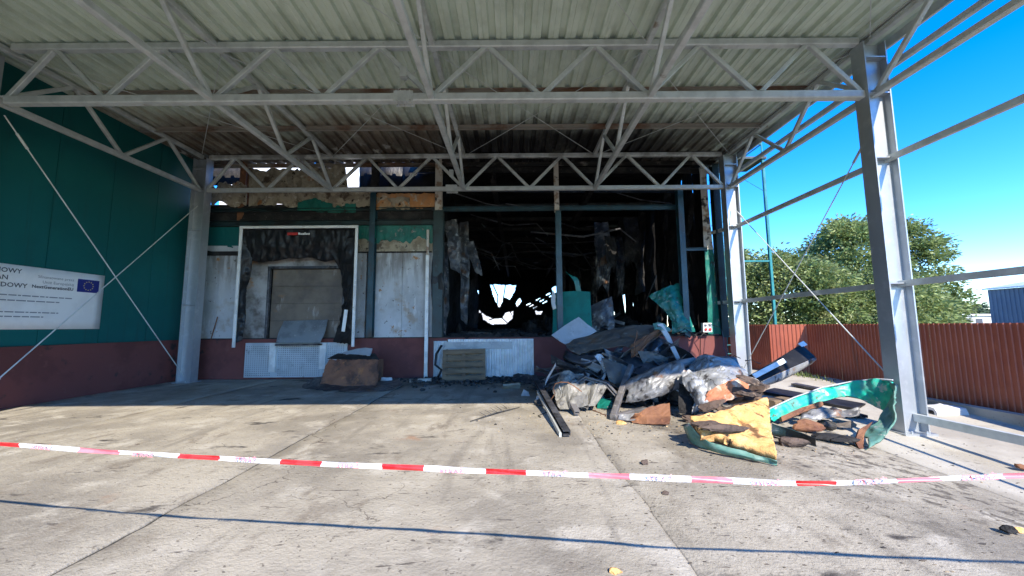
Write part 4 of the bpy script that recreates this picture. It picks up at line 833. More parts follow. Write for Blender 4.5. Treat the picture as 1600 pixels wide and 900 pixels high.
for k in range(12):
    px = rk.uniform(850, 1170); py = rk.uniform(560, 640); Y = 8.4 - (py - 560) / 80 * 1.7; p = P3(px, py, Y); pts = [p]
    dv = Vector((rk.uniform(-1, 1), rk.uniform(-.6, .3), rk.uniform(-.2, .7)))
    for q in range(9): dv = (dv + Vector((rk.uniform(-.7, .7), rk.uniform(-.5, .5), rk.uniform(-.6, .35)))).normalized(); p = p + dv * .13; p.z = max(p.z, G(p.x, p.y) + .01); pts.append(p)
    solo(MB().tube(pts, .008, 5), 'loose_wire', ('char', 'burnt_sheet', 'rust')[k % 3], 'thin tangled wire sticking out of the burnt heap', 'wire', 'loose wires in the heap')
# light grey crumpled covers at the left foot
rows = [[P3(862, 606, 7.3), P3(882, 584, 7.4), P3(912, 584, 7.4)], [P3(866, 622, 7.0), P3(888, 606, 6.95), P3(914, 604, 7.0)], [P3(876, 640, 6.8), P3(898, 638, 6.65), P3(918, 634, 6.75)]]
solo(MB().patch(rows, 7, .12, 2.4, .01, seed=12), 'crumpled_cover', 'beige_cover', 'crumpled light grey cover at the left foot of the heap', 'sheet metal')
rows = [[P3(916, 600, 7.05), P3(924, 596, 7.15), P3(932, 600, 7.0), P3(940, 598, 7.1), P3(948, 606, 7.0)], [P3(914, 620, 6.85), P3(920, 616, 6.95), P3(926, 620, 6.8), P3(932, 616, 6.9), P3(940, 620, 6.85)], [P3(908, 638, 6.75), P3(914, 636, 6.75), P3(918, 640, 6.7), P3(922, 634, 6.75), P3(930, 634, 6.75)]]
solo(MB().patch(rows, 5, .04, 4, .01, seed=14), 'folded_foil', 'beige_cover', 'pleated pale foil fan at the foot of the heap', 'scrap')
rows = [[P3(934, 622, 7.3), P3(956, 622, 7.2)], [P3(933, 638, 7.05), P3(957, 638, 6.95)]]
solo(MB().patch(rows, 6, .04, 4, .01, seed=15), 'teal_scrap', 'green_paint', 'small teal painted scrap tucked under the heap', 'scrap')
# long grey duct-like body and its dark rim
ax = [P3(974, 620, 7.1), P3(1000, 610, 7.0), P3(1030, 598, 6.95), P3(1060, 588, 7.0)]
rows = []
for t in range(7):
    a = math.radians(-35 + 34 * t); rows.append([p + Vector((.02 * t, -math.cos(a) * .24 * rr, math.sin(a) * .27 * rr)) for p, rr in zip(ax, (.55, .95, 1.1, 1.0))])
solo(MB().patch(rows, 6, .10, 2.4, .012, seed=20, rag=.03), 'dented_duct', 'grey_cover', 'dented dull silver duct lying across the front of the heap', 'duct')
mb = MB(); mb.tube([P3(968, 610, 7.15), P3(990, 597, 7.1), P3(1025, 582, 7.05), P3(1060, 570, 7.1), P3(1085, 562, 7.3)], [.05, .09, .10, .09, .05], 10)
solo(mb, 'rolled_sheet', 'scorched_bar', 'dark rolled sheet edge running along the dented duct', 'sheet metal', smooth=True)
# grey / orange crumpled cover (dome)
rows = [[P3(1080, 566, 7.25), P3(1112, 553, 7.3), P3(1145, 557, 7.2), P3(1166, 578, 7.0)],
        [P3(1068, 584, 6.75), P3(1104, 570, 6.7), P3(1142, 572, 6.6), P3(1168, 592, 6.55)],
        [P3(1072, 604, 6.35), P3(1104, 592, 6.25), P3(1140, 590, 6.2), P3(1168, 604, 6.25)],
        [P3(1080, 622, 6.2), P3(1108, 610, 6.1), P3(1140, 606, 6.05), P3(1168, 612, 6.15)]]
dm = solo(MB().patch(rows, 9, .12, 1.9, .012, seed=23, rag=.05), 'crumpled_hood', 'hood_grey', 'domed crumpled grey metal hood with an orange burnt lower edge', 'sheet metal')
rows = [[P3(1064, 580, 6.62), P3(1082, 578, 6.5), P3(1096, 590, 6.3)], [P3(1070, 604, 6.3), P3(1086, 600, 6.15), P3(1104, 606, 6.05)], [P3(1084, 620, 6.15), P3(1094, 622, 6.0), P3(1108, 622, 5.95)], [P3(1082, 648, 6.05), P3(1092, 642, 5.98), P3(1106, 634, 5.93)]]
MB().patch(rows, 9, .10, 3, .012, seed=27, rag=.04).part('torn_flank', 'hood_grey', dm)
rows = [[P3(1104, 614, 5.97), P3(1134, 596, 5.98), P3(1166, 586, 6.1)], [P3(1098, 626, 5.92), P3(1134, 610, 5.92), P3(1170, 602, 6.04)], [P3(1090, 644, 5.98), P3(1122, 632, 5.9), P3(1170, 616, 6.02)]]
MB().patch(rows, 9, .06, 3, .02, seed=24, rag=.03).part('burnt_edge', 'orange_cover', dm, label='orange scorched lower edge')
rows = [[P3(1060, 572, 7.1), P3(1100, 556, 7.5), P3(1150, 560, 7.5)], [P3(1068, 590, 6.9), P3(1090, 580, 7.1), P3(1160, 590, 7.1)]]
solo(MB().patch(rows, 6, .08, 2, .01, seed=25), 'dark_hood', 'burnt_steel', 'blue grey bent sheet behind the crumpled hood', 'sheet metal', smooth=True)
rows = [[P3(1062, 600, 6.6), P3(1078, 605, 6.45)], [P3(1060, 630, 6.35), P3(1082, 640, 6.2)], [P3(1062, 646, 6.3), P3(1086, 650, 6.1)]]
solo(MB().patch(rows, 6, .08, 3, .012, seed=26), 'hanging_flap', 'char', 'black flap hanging below the left side of the hood', 'scrap')
# brown low sheets in front
def gz(px, py, up=0.0, off=0.0):
    p = gp(px, py, 0); z = G(p.x, p.y); p = gp(px, py, z + up); return p
rows = [[gz(992, 646, .16), gz(1015, 636, .22), gz(1046, 630, .26)], [gz(985, 655, .05), gz(1015, 652, .10), gz(1048, 650, .12)], [gz(988, 660, .02), gz(1015, 662, .03), gz(1046, 664, .03)]]
solo(MB().patch(rows, 7, .06, 3, .01, seed=31), 'rusty_sheet', 'rust', 'crumpled rusty brown sheet on the slab in front of the duct', 'sheet metal')
rows = [[gz(968, 648, .10), gz(990, 646, .12), gz(1010, 650, .08)], [gz(965, 656, .02), gz(990, 658, .03), gz(1012, 660, .02)]]
solo(MB().patch(rows, 6, .05, 3, .01, seed=33), 'grey_scrap', 'grey_cover', 'small grey crumpled scrap left of the rusty sheet', 'scrap')
ck = [(1110, 632, 15, 'dark slab of charred foam under the hood'), (1128, 640, 14, ''), (1150, 622, 16, ''), (1160, 610, 14, ''), (1098, 654, 16, ''), (1122, 655, 14, ''), (1142, 640, 12, ''), (1080, 655, 14, ''), (1165, 625, 14, ''), (1112, 662, 13, ''), (1136, 660, 10, ''), (1090, 664, 12, ''), (1172, 594, 14, ''), (1180, 606, 13, ''), (1176, 620, 13, ''), (1186, 628, 11, ''), (1160, 634, 12, '')]
for k, (px, py, r, _) in enumerate(ck):
    Y = 5.9 + .25 * math.sin(k); p = P3(px, py, Y); s = r / FPX * Y
    mb = MB(); mb.rock(Vector(), (s * 1.7, s * 1.2, s * .42), k * 3.7 + 1, sub=3); rm_ = Matrix.Translation(p) @ Matrix.Rotation(rh.uniform(-.6, .6), 4, 'X') @ Matrix.Rotation(rh.uniform(-.5, .5), 4, 'Y') @ Matrix.Rotation(rh.uniform(0, 3), 4, 'Z'); mb.v = [tuple(rm_ @ Vector(q)) for q in mb.v]; solo(mb, 'charred_foam_chunk', 'foam_char', 'dark brown charred foam chunk piled beneath the crumpled hood', 'foam', 'charred foam chunks under the hood')
# yellow foam with green lip
zz = lambda x, y: G(x, y)
out = [(1078, 672, .28), (1088, 655, .34), (1112, 662, .30), (1140, 655, .34), (1150, 640, .42), (1196, 630, .45), (1202, 660, .30), (1216, 724, .03), (1165, 712, .05), (1110, 694, .10)]
rows = [[gz(1080, 664, .24), gz(1108, 656, .32), gz(1145, 645, .38), gz(1196, 628, .44)],
        [gz(1084, 671, .22), gz(1116, 668, .26), gz(1156, 660, .30), gz(1199, 650, .33)],
        [gz(1090, 680, .18), gz(1126, 683, .17), gz(1168, 684, .17), gz(1206, 686, .18)],
        [gz(1096, 688, .13), gz(1132, 697, .11), gz(1172, 708, .08), gz(1214, 722, .05)]]
fp = solo(MB().patch(rows, 12, .055, 3.2, .10, m=0, m2=0, seed=41, rag=.02), 'torn_insulation', 'foam', 'torn insulation board with exposed yellow foam and a green rim', 'insulation', smooth=True)
rows = [[gz(1076, 660, .30), gz(1098, 684, .17), gz(1132, 696, .135), gz(1172, 707, .10), gz(1216, 722, .07)],
        [gz(1069, 668, .20), gz(1088, 688, .11), gz(1124, 702, .08), gz(1168, 714, .055), gz(1215, 725, .035)],
        [gz(1073, 684, .06), gz(1090, 697, .03), gz(1124, 708, .02), gz(1168, 718, .015), gz(1213, 728, .01)]]
MB().patch(rows, 8, .045, 3, .008, seed=43, rag=.02).part('metal_skin', 'green_dull', fp, smooth=True, label='green painted metal skin folded along the edge')
for k, (px, py, w) in enumerate(((1130, 668, .26), (1105, 664, .22), (1152, 672, .16))):
    p = gz(px, py, .33 - .02 * k); mb = MB(); mb.rock(p, (w, w * .45, .05), k * 5.1, sub=3); solo(mb, 'char_flake', 'foam_char', 'flat dark char flake lying on the yellow foam', 'foam', 'char flakes on the yellow foam')
# curled green panel
def Q(px, py, Y): return at(px, py, Y)
rows = [[Q(1201, 640, 6.35), Q(1240, 622, 6.6), Q(1285, 606, 6.75), Q(1330, 597, 6.75), Q(1370, 593, 6.5), Q(1394, 595, 6.2)],
        [Q(1203, 650, 6.33), Q(1242, 632, 6.55), Q(1288, 616, 6.7), Q(1332, 609, 6.7), Q(1372, 615, 6.42), Q(1398, 618, 6.05)],
        [Q(1206, 660, 6.3), Q(1246, 641, 6.5), Q(1290, 627, 6.65), Q(1334, 620, 6.65), Q(1376, 640, 6.35), Q(1396, 645, 5.95)]]
mbp = MB(); mbp.patch(rows, 10, .10, 2.4, .016, m=0, m2=1, seed=51, rag=.05)
cg = mbp.thing('curled_cladding', ['green_bright', 'green_bright'], 'long curled turquoise wall cladding bent into a loop near the column', 'cladding', smooth=True)
MB().tube([q + Vector((0, -.01, .012)) for q in rows[0]], .012, 6).part('rim', 'white_panel', cg, smooth=True)
rows = [[Q(1394, 596, 6.2), Q(1400, 604, 5.95), Q(1400, 630, 5.75)], [Q(1390, 625, 6.1), Q(1397, 640, 5.8), Q(1396, 660, 5.55)], [Q(1372, 652, 5.9), Q(1386, 668, 5.55), Q(1384, 684, 5.4)], [Q(1346, 680, 5.65), Q(1358, 694, 5.35), Q(1350, 706, 5.25)]]
MB().patch(rows, 10, .09, 2.2, .02, seed=52, rag=.04).part('bent_end', 'green_dull', cg, smooth=True, label='dull green end folded down to the ground')
rows = [[Q(1340, 672, 5.6), Q(1362, 660, 5.75)], [Q(1336, 690, 5.45), Q(1350, 680, 5.55)], [Q(1343, 704, 5.3), Q(1349, 700, 5.35)]]
MB().patch(rows, 6, .03, 4, .03, seed=53).part('foam_core', 'rust', cg, label='brown scorched foam edge')
rows = [[Q(1218, 652, 6.3), Q(1262, 634, 6.5), Q(1282, 630, 6.55)], [Q(1220, 660, 6.25), Q(1262, 643, 6.42), Q(1284, 636, 6.5)]]
MB().patch(rows, 7, .06, 4, .05, seed=54, rag=.02).part('foam_core', 'rust', cg)
rows = [[gz(1207, 662, .22), gz(1240, 672, .20), gz(1275, 684, .16)], [gz(1206, 676, .08), gz(1240, 684, .06), gz(1275, 694, .05)], [gz(1212, 680, .01), gz(1242, 690, .01), gz(1276, 698, .01)]]
solo(MB().patch(rows, 6, .03, 3, .012, seed=55), 'shadow_side_edge', 'teal_dark', 'green sheet edge coloured dark as its shadow side on the ground inside the curled cladding', 'sheet metal')  # dark teal stands in for the shadow side of the sheet
rows = [[Q(1256, 642, 6.4), Q(1300, 640, 6.35), Q(1342, 639, 6.3)], [Q(1250, 654, 6.25), Q(1298, 653, 6.2), Q(1342, 650, 6.2)]]
solo(MB().patch(rows, 9, .09, 5, .01, seed=56), 'wrinkled_wrap', 'grey_cover', 'wrinkled grey white wrapping inside the curled cladding', 'scrap', smooth=True)
for k, (px, py, w, h, mt, lb) in enumerate(((1262, 668, .24, .10, 'rust', 'rusty brown foam lump inside the curled cladding'), (1292, 664, .22, .10, 'rubble', 'grey charred lump in the middle of the curled cladding'), (1300, 682, .30, .07, 'char', 'black charred lump at the foot of the curled cladding'), (1325, 688, .22, .06, 'char', 'black flat lump beside the scorched foam edge'), (1235, 690, .20, .09, 'foam_char', 'brown foam lump between the yellow foam and curled cladding'), (1316, 664, .24, .07, 'brown_sheet', 'brown flat scrap below the wrinkled wrapping'))):
    p = gz(px, py, .05); mb = MB(); mb.rock(p, (w, w * .6, h), k * 2.9 + 50, sub=3); solo(mb, 'charred_lump', mt, lb, 'debris')
# black plastic trough with white strip
rows = [[Q(1170, 588, 7.2), Q(1210, 564, 7.6), Q(1252, 538, 8.0)], [Q(1182, 592, 7.1), Q(1222, 570, 7.45), Q(1262, 548, 7.85)], [Q(1188, 597, 7.05), Q(1230, 577, 7.35), Q(1274, 558, 7.72)]]
bp_ = solo(MB().patch(rows, 8, .015, 1.5, .012, seed=61), 'black_trough', 'matt_black', 'black bent sheet with a pale strip pointing up right behind the heap', 'sheet metal', smooth=True)
rows = [[Q(1188, 597.5, 7.04), Q(1230, 577.5, 7.34), Q(1274, 558.5, 7.71)], [Q(1190, 601, 7.06), Q(1232, 586, 7.36), Q(1275, 562, 7.72)], [Q(1186, 606, 7.12), Q(1226, 592, 7.42), Q(1268, 568, 7.76)]]
MB().patch(rows, 8, .015, 1.5, .012, seed=62).part('sheen_lip', 'hood_grey', bp_, smooth=True)  # pale grey paints the sheen on the black sheet's outer side
MB().bar(Q(1178, 588, 7.02), Q(1226, 563, 7.42), .09, .015, up=(0, -1, .6)).part('white_strip', 'white_clean', bp_)
MB().bar(Q(1250, 540, 7.94), Q(1258, 536, 8.02), .10, .02, up=(0, -1, .6)).part('white_strip', 'white_clean', bp_)
# dark long boards lying behind the curled cladding
for k, (a, b, w, lb) in enumerate((((1200, 610), (1345, 636), .75, 'long black board on the ground behind the curled cladding'), ((1240, 600), (1385, 628), .22, 'narrow pale edged board behind the long black board'), ((1230, 640), (1345, 648), .3, 'dark flat board under the loop of the curled cladding'))):
    p, q = gz(*a, .06), gz(*b, .06); MBx = MB(); MBx.bar(p, q, w, .05); solo(MBx, 'charred_board', ('matt_black', 'burnt_sheet', 'char')[k], lb, 'board')
p, q = gz(1198, 634, .12), gz(1232, 630, .12); solo(MB().bar(p, q, .3, .22), 'wooden_block', 'wood', 'greyish timber block beside the yellow foam', 'timber')
# wrapped block and kerb by the fence
c = gp(1478, 652, -.28); mb = MB(); mb.patch([[(c.x - .35, c.y + .18, -.12), (c.x + .25, c.y + .2, -.12)], [(c.x - .35, c.y - .12, -.12), (c.x + .25, c.y - .11, -.13)], [(c.x - .36, c.y - .14, -.27), (c.x + .26, c.y - .13, -.29)]], 5, .03, 5, .05, curve=False)
solo(mb, 'wrapped_block', 'white_clean', 'white foil wrapped block lying by the fence behind the column', 'block')

# ------------------------------------------------------------------ loose things by the facade
# pallet leaning on the apron
pal = root('wooden_pallet', (-1.35, 10.55, 0), 'weathered wooden pallet leaning upright against the white apron sheet', 'pallet')
T = Matrix.Translation((-1.35, 10.62, .02)) @ Matrix.Rotation(math.radians(-12), 4, 'X') @ Matrix.Rotation(math.radians(-1.5), 4, 'Y')
def tb_(name, a, b):
    mb = MB(); mb.box(a, b); mb.v = [tuple(T @ Vector(p)) for p in mb.v]; mb.part(name, 'wood', pal)
for x in (-.6, -.05, .5):
    tb_('stringer_board', (x, .02, 0), (x + .10, .042, .86))
    for z in (.0, .36, .72): tb_('block', (x, .045, z), (x + .10, .125, z + .14))
for z, hh in ((.0, .13), (.20, .09), (.37, .12), (.56, .09), (.74, .12)):
    tb_('deck_board', (-.6, -.004, z), (.6, .018, z + hh))
for z in (.0, .18, .36, .54, .72): tb_('back_board', (-.6, .128, z), (.6, .15, z + .165))  # back boards, with extra ones added so no light passes the deck slots
# burnt carton pile
zc = gp(500, 606); rows = [[P3(512, 560, 9.75), P3(552, 562, 9.8), P3(592, 561, 9.85)], [P3(505, 584, 9.65), P3(548, 584, 9.68), P3(592, 584, 9.7)], [P3(500, 606, 9.6), P3(546, 607, 9.58), P3(588, 606, 9.6)]]
cb = root('burnt_carton', (-4.1, 9.8, 0), 'scorched brown box with a hanging front flap left of the pallet', 'box')
MB().patch(rows, 8, .09, 2, .02, seed=71, rag=.05).part('front_flap', 'cardboard', cb)
mb = MB(); mb.patch([[P3(512, 560, 9.77), P3(592, 561, 9.87)], [P3(528, 552, 10.3), P3(586, 553, 10.4)]], 6, .03, 3, .02, seed=72); mb.part('top', 'char', cb)
a = P3(514, 562, 9.8); b = P3(590, 562, 9.9)
mb = MB(); mb.box((a.x + .03, 9.86, .02), (b.x - .05, 10.5, a.z - .05)); mb.part('body', 'cardboard', cb)
rows = [[P3(536, 552, 10.45), P3(560, 546, 10.6), P3(582, 546, 10.6)], [P3(530, 560, 10.0), P3(556, 560, 10.05), P3(578, 559, 10.1)]]
solo(MB().patch(rows, 6, .03, 3, .03, seed=73), 'white_board', 'white_panel', 'off white board lying on top of the scorched box', 'board')
rows = [[gz(480, 596, .10), gz(500, 588, .25), gz(560, 590, .1), gz(622, 592, .12)], [gz(472, 604, .03), gz(510, 606, .04), gz(560, 606, .04), gz(628, 602, .06)], [gz(486, 608, .01), gz(520, 612, .01), gz(565, 613, .01), gz(612, 610, .01)]]
solo(MB().patch(rows, 6, .05, 2, .01, seed=74), 'black_tarp', 'burnt_sheet', 'charred flat sheet spread under the scorched box', 'sheet metal')
rows = [[gz(596, 590, .18), gz(612, 590, .16)], [gz(594, 597, .05), gz(614, 598, .04)]]
solo(MB().patch(rows, 5, .03, 3, .02, seed=75), 'grey_offcut', 'white_panel', 'small pale offcut right of the scorched box', 'scrap')
a, b = gz(640, 595, .05), gz(674, 594, .05); mb = MB(); mb.tube([a, b], .055, 12); solo(mb, 'pale_pipe', 'peeled', 'short pale pipe on the ground at the foot of the white post', 'pipe', smooth=True)
a, b = at(340, 495, YF - .1), gz(312, 590, .02); MB().tube([a, b], .015, 6).thing('leaning_rod', 'rust', 'thin rusty rod leaning on the plinth beside the left column', 'rod')
pts = [at(690, 540, 11.15), at(682, 553, 10.95), at(680, 570, 10.9), at(690, 578, 10.9), at(684, 590, 10.8)]
MB().tube(pts, .035, 8).thing('black_hose', 'pvc_black', 'black hose hanging left of the leaning pallet', 'hose', smooth=True)
rows = [[gz(786, 600, .14), gz(812, 598, .14)], [gz(785, 606, .02), gz(812, 605, .02)]]
solo(MB().patch(rows, 5, .03, 4, .05, seed=77), 'white_slab_piece', 'foam_burnt', 'flat pale slab fragment among black rubble right of the pallet', 'debris')
rows = [[gz(818, 608, .16), gz(826, 612, .1)], [gz(814, 618, .02), gz(827, 617, .02)]]
solo(MB().patch(rows, 4, .03, 5, .03, seed=78), 'pale_shard', 'white_panel', 'small upright pale shard near the slanting channel', 'debris')
rows = [[P3(802, 586, 10.4), P3(824, 584, 10.5), P3(842, 588, 10.4)], [P3(800, 596, 10.1), P3(824, 598, 10.1), P3(846, 598, 10.0)]]
solo(MB().patch(rows, 6, .08, 3, .02, seed=79), 'grey_clump', 'burnt_sheet', 'grey scorched sheet clump between pallet and heap', 'sheet metal')
mb = MB(); rr = random.Random(9)
for k in range(900):
    x = rr.uniform(-4.6, 1.6); y = 11.3 - abs(rr.gauss(0, .75)); 
    if y < 8.6 or (x < -2.6 and rr.random() < .75): continue
    s = rr.uniform(.012, .06) * (1.6 if rr.random() < .08 else 1); mb.rock((x, y, s * .4), (s * 1.3, s, s * .8), k * 1.3, sub=1)
for k in range(380):
    x = rr.gauss(2.6, 1.2); y = rr.gauss(6.5, 1.0)
    if y < 4.4: continue
    s = rr.uniform(.006, .022); mb.rock((x, y, G(x, y) + s * .4), (s * 1.4, s, s * .7), k * 1.3 + 9, sub=1)
mb.thing('fine_rubble', 'rubble', 'fine black rubble strewn below the burnt opening', 'rubble', kind='stuff')
mb = MB()
for k in range(1300):
    x = rr.gauss(3.4, 1.7); y = rr.uniform(1.2, 5.8)
    if k > 1150: x = rr.uniform(-9, 5); y = rr.uniform(1.2, 9)
    if x > 8: continue
    s = rr.uniform(.002, .0075) * (2.2 if rr.random() < .06 else 1); a = rr.uniform(-.5, .5); mb.rock((x, y, G(x, y) + .002), (s * rr.uniform(1, 4), s * rr.uniform(.8, 1.6), s * .5), k * .7, sub=1)
mbc = MB()
for k in range(260):
    x = rr.gauss(1.9, 1.0); y = rr.gauss(6.0, .45)
    if k > 225: x = rr.gauss(3.4, .8); y = rr.gauss(4.8, .5)
    s = rr.uniform(.004, .013) * (1.9 if rr.random() < .06 else 1); mbc.rock((x, y, G(x, y) + s * .4), (s * 1.3, s, s * .8), k * .9, sub=1)
mbc.thing('foam_crumbs', 'crumb', 'yellowish foam crumbs scattered before the heap', 'debris', kind='stuff')
mb.thing('ground_chips', 'chip', 'small char chips scattered over the concrete yard', 'debris', kind='stuff')
for nm, px, py, r, mt, lb in (('stone', 1007, 722, .055, 'foam_char', 'dark rough lump on the slab left of the yellow foam'), ('foam_scrap', 961, 891, .035, 'foam', 'small yellow foam scrap at the front of the yard'), ('foam_scrap', 847, 628, .11, 'foam', 'yellow brown foam lump beside the slanting channel'),
                              ('foam_scrap', 970, 660, .07, 'foam', 'small foam lump before the kinked steel bar'), ('grey_lump', 870, 634, .12, 'rubble', 'grey stone lump right of the slanting channel'), ('foam_scrap', 1592, 828, .04, 'foam', 'yellow end of the burnt scrap at the yard edge'), ('char_lump', 1578, 828, .05, 'char', 'black burnt scrap lying at the right yard edge'),
                              ('stone', 1110, 640, .05, 'foam_char', 'small brown lump below the hood'), ('char_lump', 1040, 770, .03, 'foam_char', 'small flat char bit in front of the yellow foam'), ('rust_scrap', 1596, 730, .06, 'rust', 'rusty scrap at the edge of the concrete apron')):
    p = gp(px, py, 0); p.z = G(p.x, p.y); p = gp(px, py, p.z + r * .3); mb = MB(); mb.rock(p, (r * 1.25, r, r * .7), px * .37, sub=3); solo(mb, nm, mt, lb, 'debris')
# dry twig
a = gp(738, 658); mb = MB(); mb.tube([gp(735, 658, .02), gp(775, 645, .03), gp(812, 636, .02)], [.006, .012, .006], 5)
for k in range(5): q = gp(760 + 8 * k, 650 - 3 * k, .02); mb.tube([q, q + Vector((-.12, .1 + .03 * k, .04))], [.007, .003], 4)
solo(mb, 'wire_scrap', 'rubble', 'thin grey twisted wire lying on the sunlit slab', 'wire')

# ------------------------------------------------------------------ barrier tape
tp = [(-9.6, 3.0, 1.2), (-6.0, 2.6, .98), (-2.86, 2.18, .868), (-1.35, 2.06, .81), (0, 1.93, .79), (.85, 1.80, .80), (1.35, 1.70, .82), (2.0, 1.55, .905), (3.2, 1.3, 1.02), (6.2, .9, 1.3)]
tpv = [Vector(p) for p in tp]
def tcurve(x):
    for i in range(len(tpv) - 1):
        if tpv[i].x <= x <= tpv[i + 1].x:
            a, b = tpv[i], tpv[i + 1]; z = tpv[i - 1] if i else a * 2 - b; e = tpv[i + 2] if i + 2 < len(tpv) else b * 2 - a
            t = (x - a.x) / (b.x - a.x)
            ya = (b.y - z.y) / (b.x - z.x); yb = (e.y - a.y) / (e.x - a.x); za = (b.z - z.z) / (b.x - z.x); zb = (e.z - a.z) / (e.x - a.x); h = b.x - a.x
            hm = lambda p0, p1, m0, m1: (2 * t ** 3 - 3 * t * t + 1) * p0 + (t ** 3 - 2 * t * t + t) * h * m0 + (-2 * t ** 3 + 3 * t * t) * p1 + (t ** 3 - t * t) * h * m1
            return Vector((x, hm(a.y, b.y, ya, yb), hm(a.z, b.z, za, zb)))
tape = root('barrier_tape', (0, 1.93, .75), 'red and white striped barrier tape stretched across the yard', 'tape')
# stripe boundaries by photo column -> x along the tape
def x_at_px(px):
    lo, hi = -9.5, 6.1
    for _ in range(40):
        m_ = (lo + hi) / 2; p = tcurve(m_); f = p.y * CP + (p.z - HC) * SP
        if 800 + FPX * p.x / f < px: lo = m_
        else: hi = m_
    return lo
segs = [(28, 0), (121, 1), (184, 0), (277, 2), (341, 0), (436, 2), (500, 0), (595, 2), (660, 0), (757, 2), (820, 0), (917, 1), (982, 0), (1078, 1), (1143, 0), (1242, 2), (1305, 0), (1400, 1), (1468, 0), (1566, 1), (1600, 1)]
bx = [(x_at_px(p), c) for p, c in segs]
pre = []; x = bx[0][0]; c = 2
while x > -9.4: w = .25 if c else .37; pre.insert(0, (x - w, c)); x -= w; c = 0 if c else 2
post_ = []; x = x_at_px(1600) + .06; c = 0
bx = pre + bx[:-1]
bx.append((x, 0)); 
while x < 5.9: w = .37 if c == 0 else .25; x += w; c = 2 if c == 0 else 0; bx.append((x, c))
def tape_wid(x):
    p = tcurve(x); tw = .75 + .55 * NZ.noise(Vector((x * .9, 4, 0))) ; ang = 1.05 * NZ.noise(Vector((x * 1.1, 7, 3))) + .25
    return .031 * max(.4, min(1.0, tw)), ang
whiteseg = []
for i in range(len(bx) - 1):
    xa, c = bx[i]; xb_, _ = bx[i + 1]; mb = MB(); n = 14
    for k in range(n + 1):
        x = xa + (xb_ - xa) * k / n; p = tcurve(x); w, ang = tape_wid(x)
        d = (tcurve(min(x + .01, 6.15)) - tcurve(max(x - .01, -9.55))).normalized(); u = Vector((0, math.sin(ang), math.cos(ang))); u = (u - d * u.dot(d)).normalized(); nn = d.cross(u)
        for q in range(5):
            t = q / 4 - .5; mb.v.append(tuple(p + u * w * t + nn * (.006 * math.sin(t * 5 + x * 9) + .004 * fn((x, t, 0), 6))))
    for k in range(n):
        for q in range(4): a = k * 5 + q; mb.f.append((a, a + 5, a + 6, a + 1)); mb.m.append(0)
    mb.part('stripe', ('tape_white', 'tape_pink', 'tape_red')[c], tape, smooth=True)
    if c == 0 and -3.4 < xa < 2.4: whiteseg.append((xa, xb_))
for xa, xb_ in whiteseg:
    xm = xa + (xb_ - xa) * .28; p = tcurve(xm); w, ang = tape_wid((xa + xb_) / 2)
    d = (tcurve(xm + .2) - p).normalized(); u = Vector((0, math.sin(ang) * .9, math.cos(ang))); u = (u - d * u.dot(d)).normalized(); nn = d.cross(u).normalized()
    o = p - u * w * .42 + nn * .017 if nn.y < 0 else p - u * w * .42 - nn * .017
    nn2 = d.cross(u)
    m_ = Matrix(((d.x * 1.5, u.x, nn2.x, o.x), (d.y * 1.5, u.y, nn2.y, o.y), (d.z * 1.5, u.z, nn2.z, o.z), (0, 0, 0, 1)))
    text_mesh('STRAŻ', .027, m_, 'tape_ink', tape, bold=.0008)

# ------------------------------------------------------------------ fence
fen = root('metal_fence', (9, 8, -.2), 'red brown corrugated metal fence along the right of the yard', 'fence')
def fence_run(a, b, ztop):
    a, b = Vector(a), Vector(b); L_ = (b - a).length; d = (b - a).normalized(); nrm = Vector((d.y, -d.x, 0)); w = 1.12; n = max(1, round(L_ / w))
    for k in range(n):
        mb = MB(); pitch = .10; steps = max(1, round(L_ / n / pitch)); P = []
        for s_ in range(steps):
            s0 = L_ * k / n + (L_ / n) * s_ / steps; pw = L_ / n / steps
            P += [(s0, 0), (s0 + pw * .38, 0), (s0 + pw * .5, .016), (s0 + pw * .88, .016)]
        P.append((L_ * (k + 1) / n, 0)); m = len(P); off = .003 * (k % 2)
        for z in (0, 1):
            for s_, h in P:
                p = a + d * s_ + nrm * (h + off); zb0 = G(min(p.x, 8.9), p.y) - .05
                mb.v.append((p.x, p.y, zb0 if z == 0 else ztop + .012 * NZ.noise(Vector((k, 0, 0)))))
        for i in range(m - 1): mb.f.append((i, i + 1, m + i + 1, m + i)); mb.m.append(0)
        ob = mb.part('fence_sheet', 'fence_red', fen); md = ob.modifiers.new('thickness', 'SOLIDIFY'); md.thickness = .004
    for z in (.25, 1.15): MB().bar(a + Vector((0, 0, z)) + nrm * .07, b + Vector((0, 0, z)) + nrm * .07, .05).part('rail', 'galv', fen)
fence_run((8.85, 1.2, 0), (9.05, 11.7, 0), 1.50); fence_run((9.05, 11.7, 0), (8.22, 12.15, 0), 1.50); fence_run((8.22, 12.15, 0), (8.1, 18, 0), 1.50)
MB().box((8.60, 1.2, -.5), (8.80, 11.6, -.06)).thing('kerb', 'concrete_apron', 'low concrete kerb along the foot of the red fence', 'kerb')
mb = MB(); rg = random.Random(4)
for k in range(260):
    x = rg.gauss(8.45, .10); y = rg.gauss(11.3, .5); h = rg.uniform(.05, .16); a = rg.uniform(0, 6.3); b = rg.uniform(.02, .07); p = Vector((x, y, G(x, y))); e = Vector((math.cos(a), math.sin(a), 0)) * .012
    mb.add([p - e, p + e, p + e * .2 + Vector((math.cos(a + 1.6) * b, math.sin(a + 1.6) * b, h))], [(0, 1, 2)])
mb.thing('weeds', 'leaf', 'green weeds growing at the foot of the fence', 'weeds', kind='stuff')

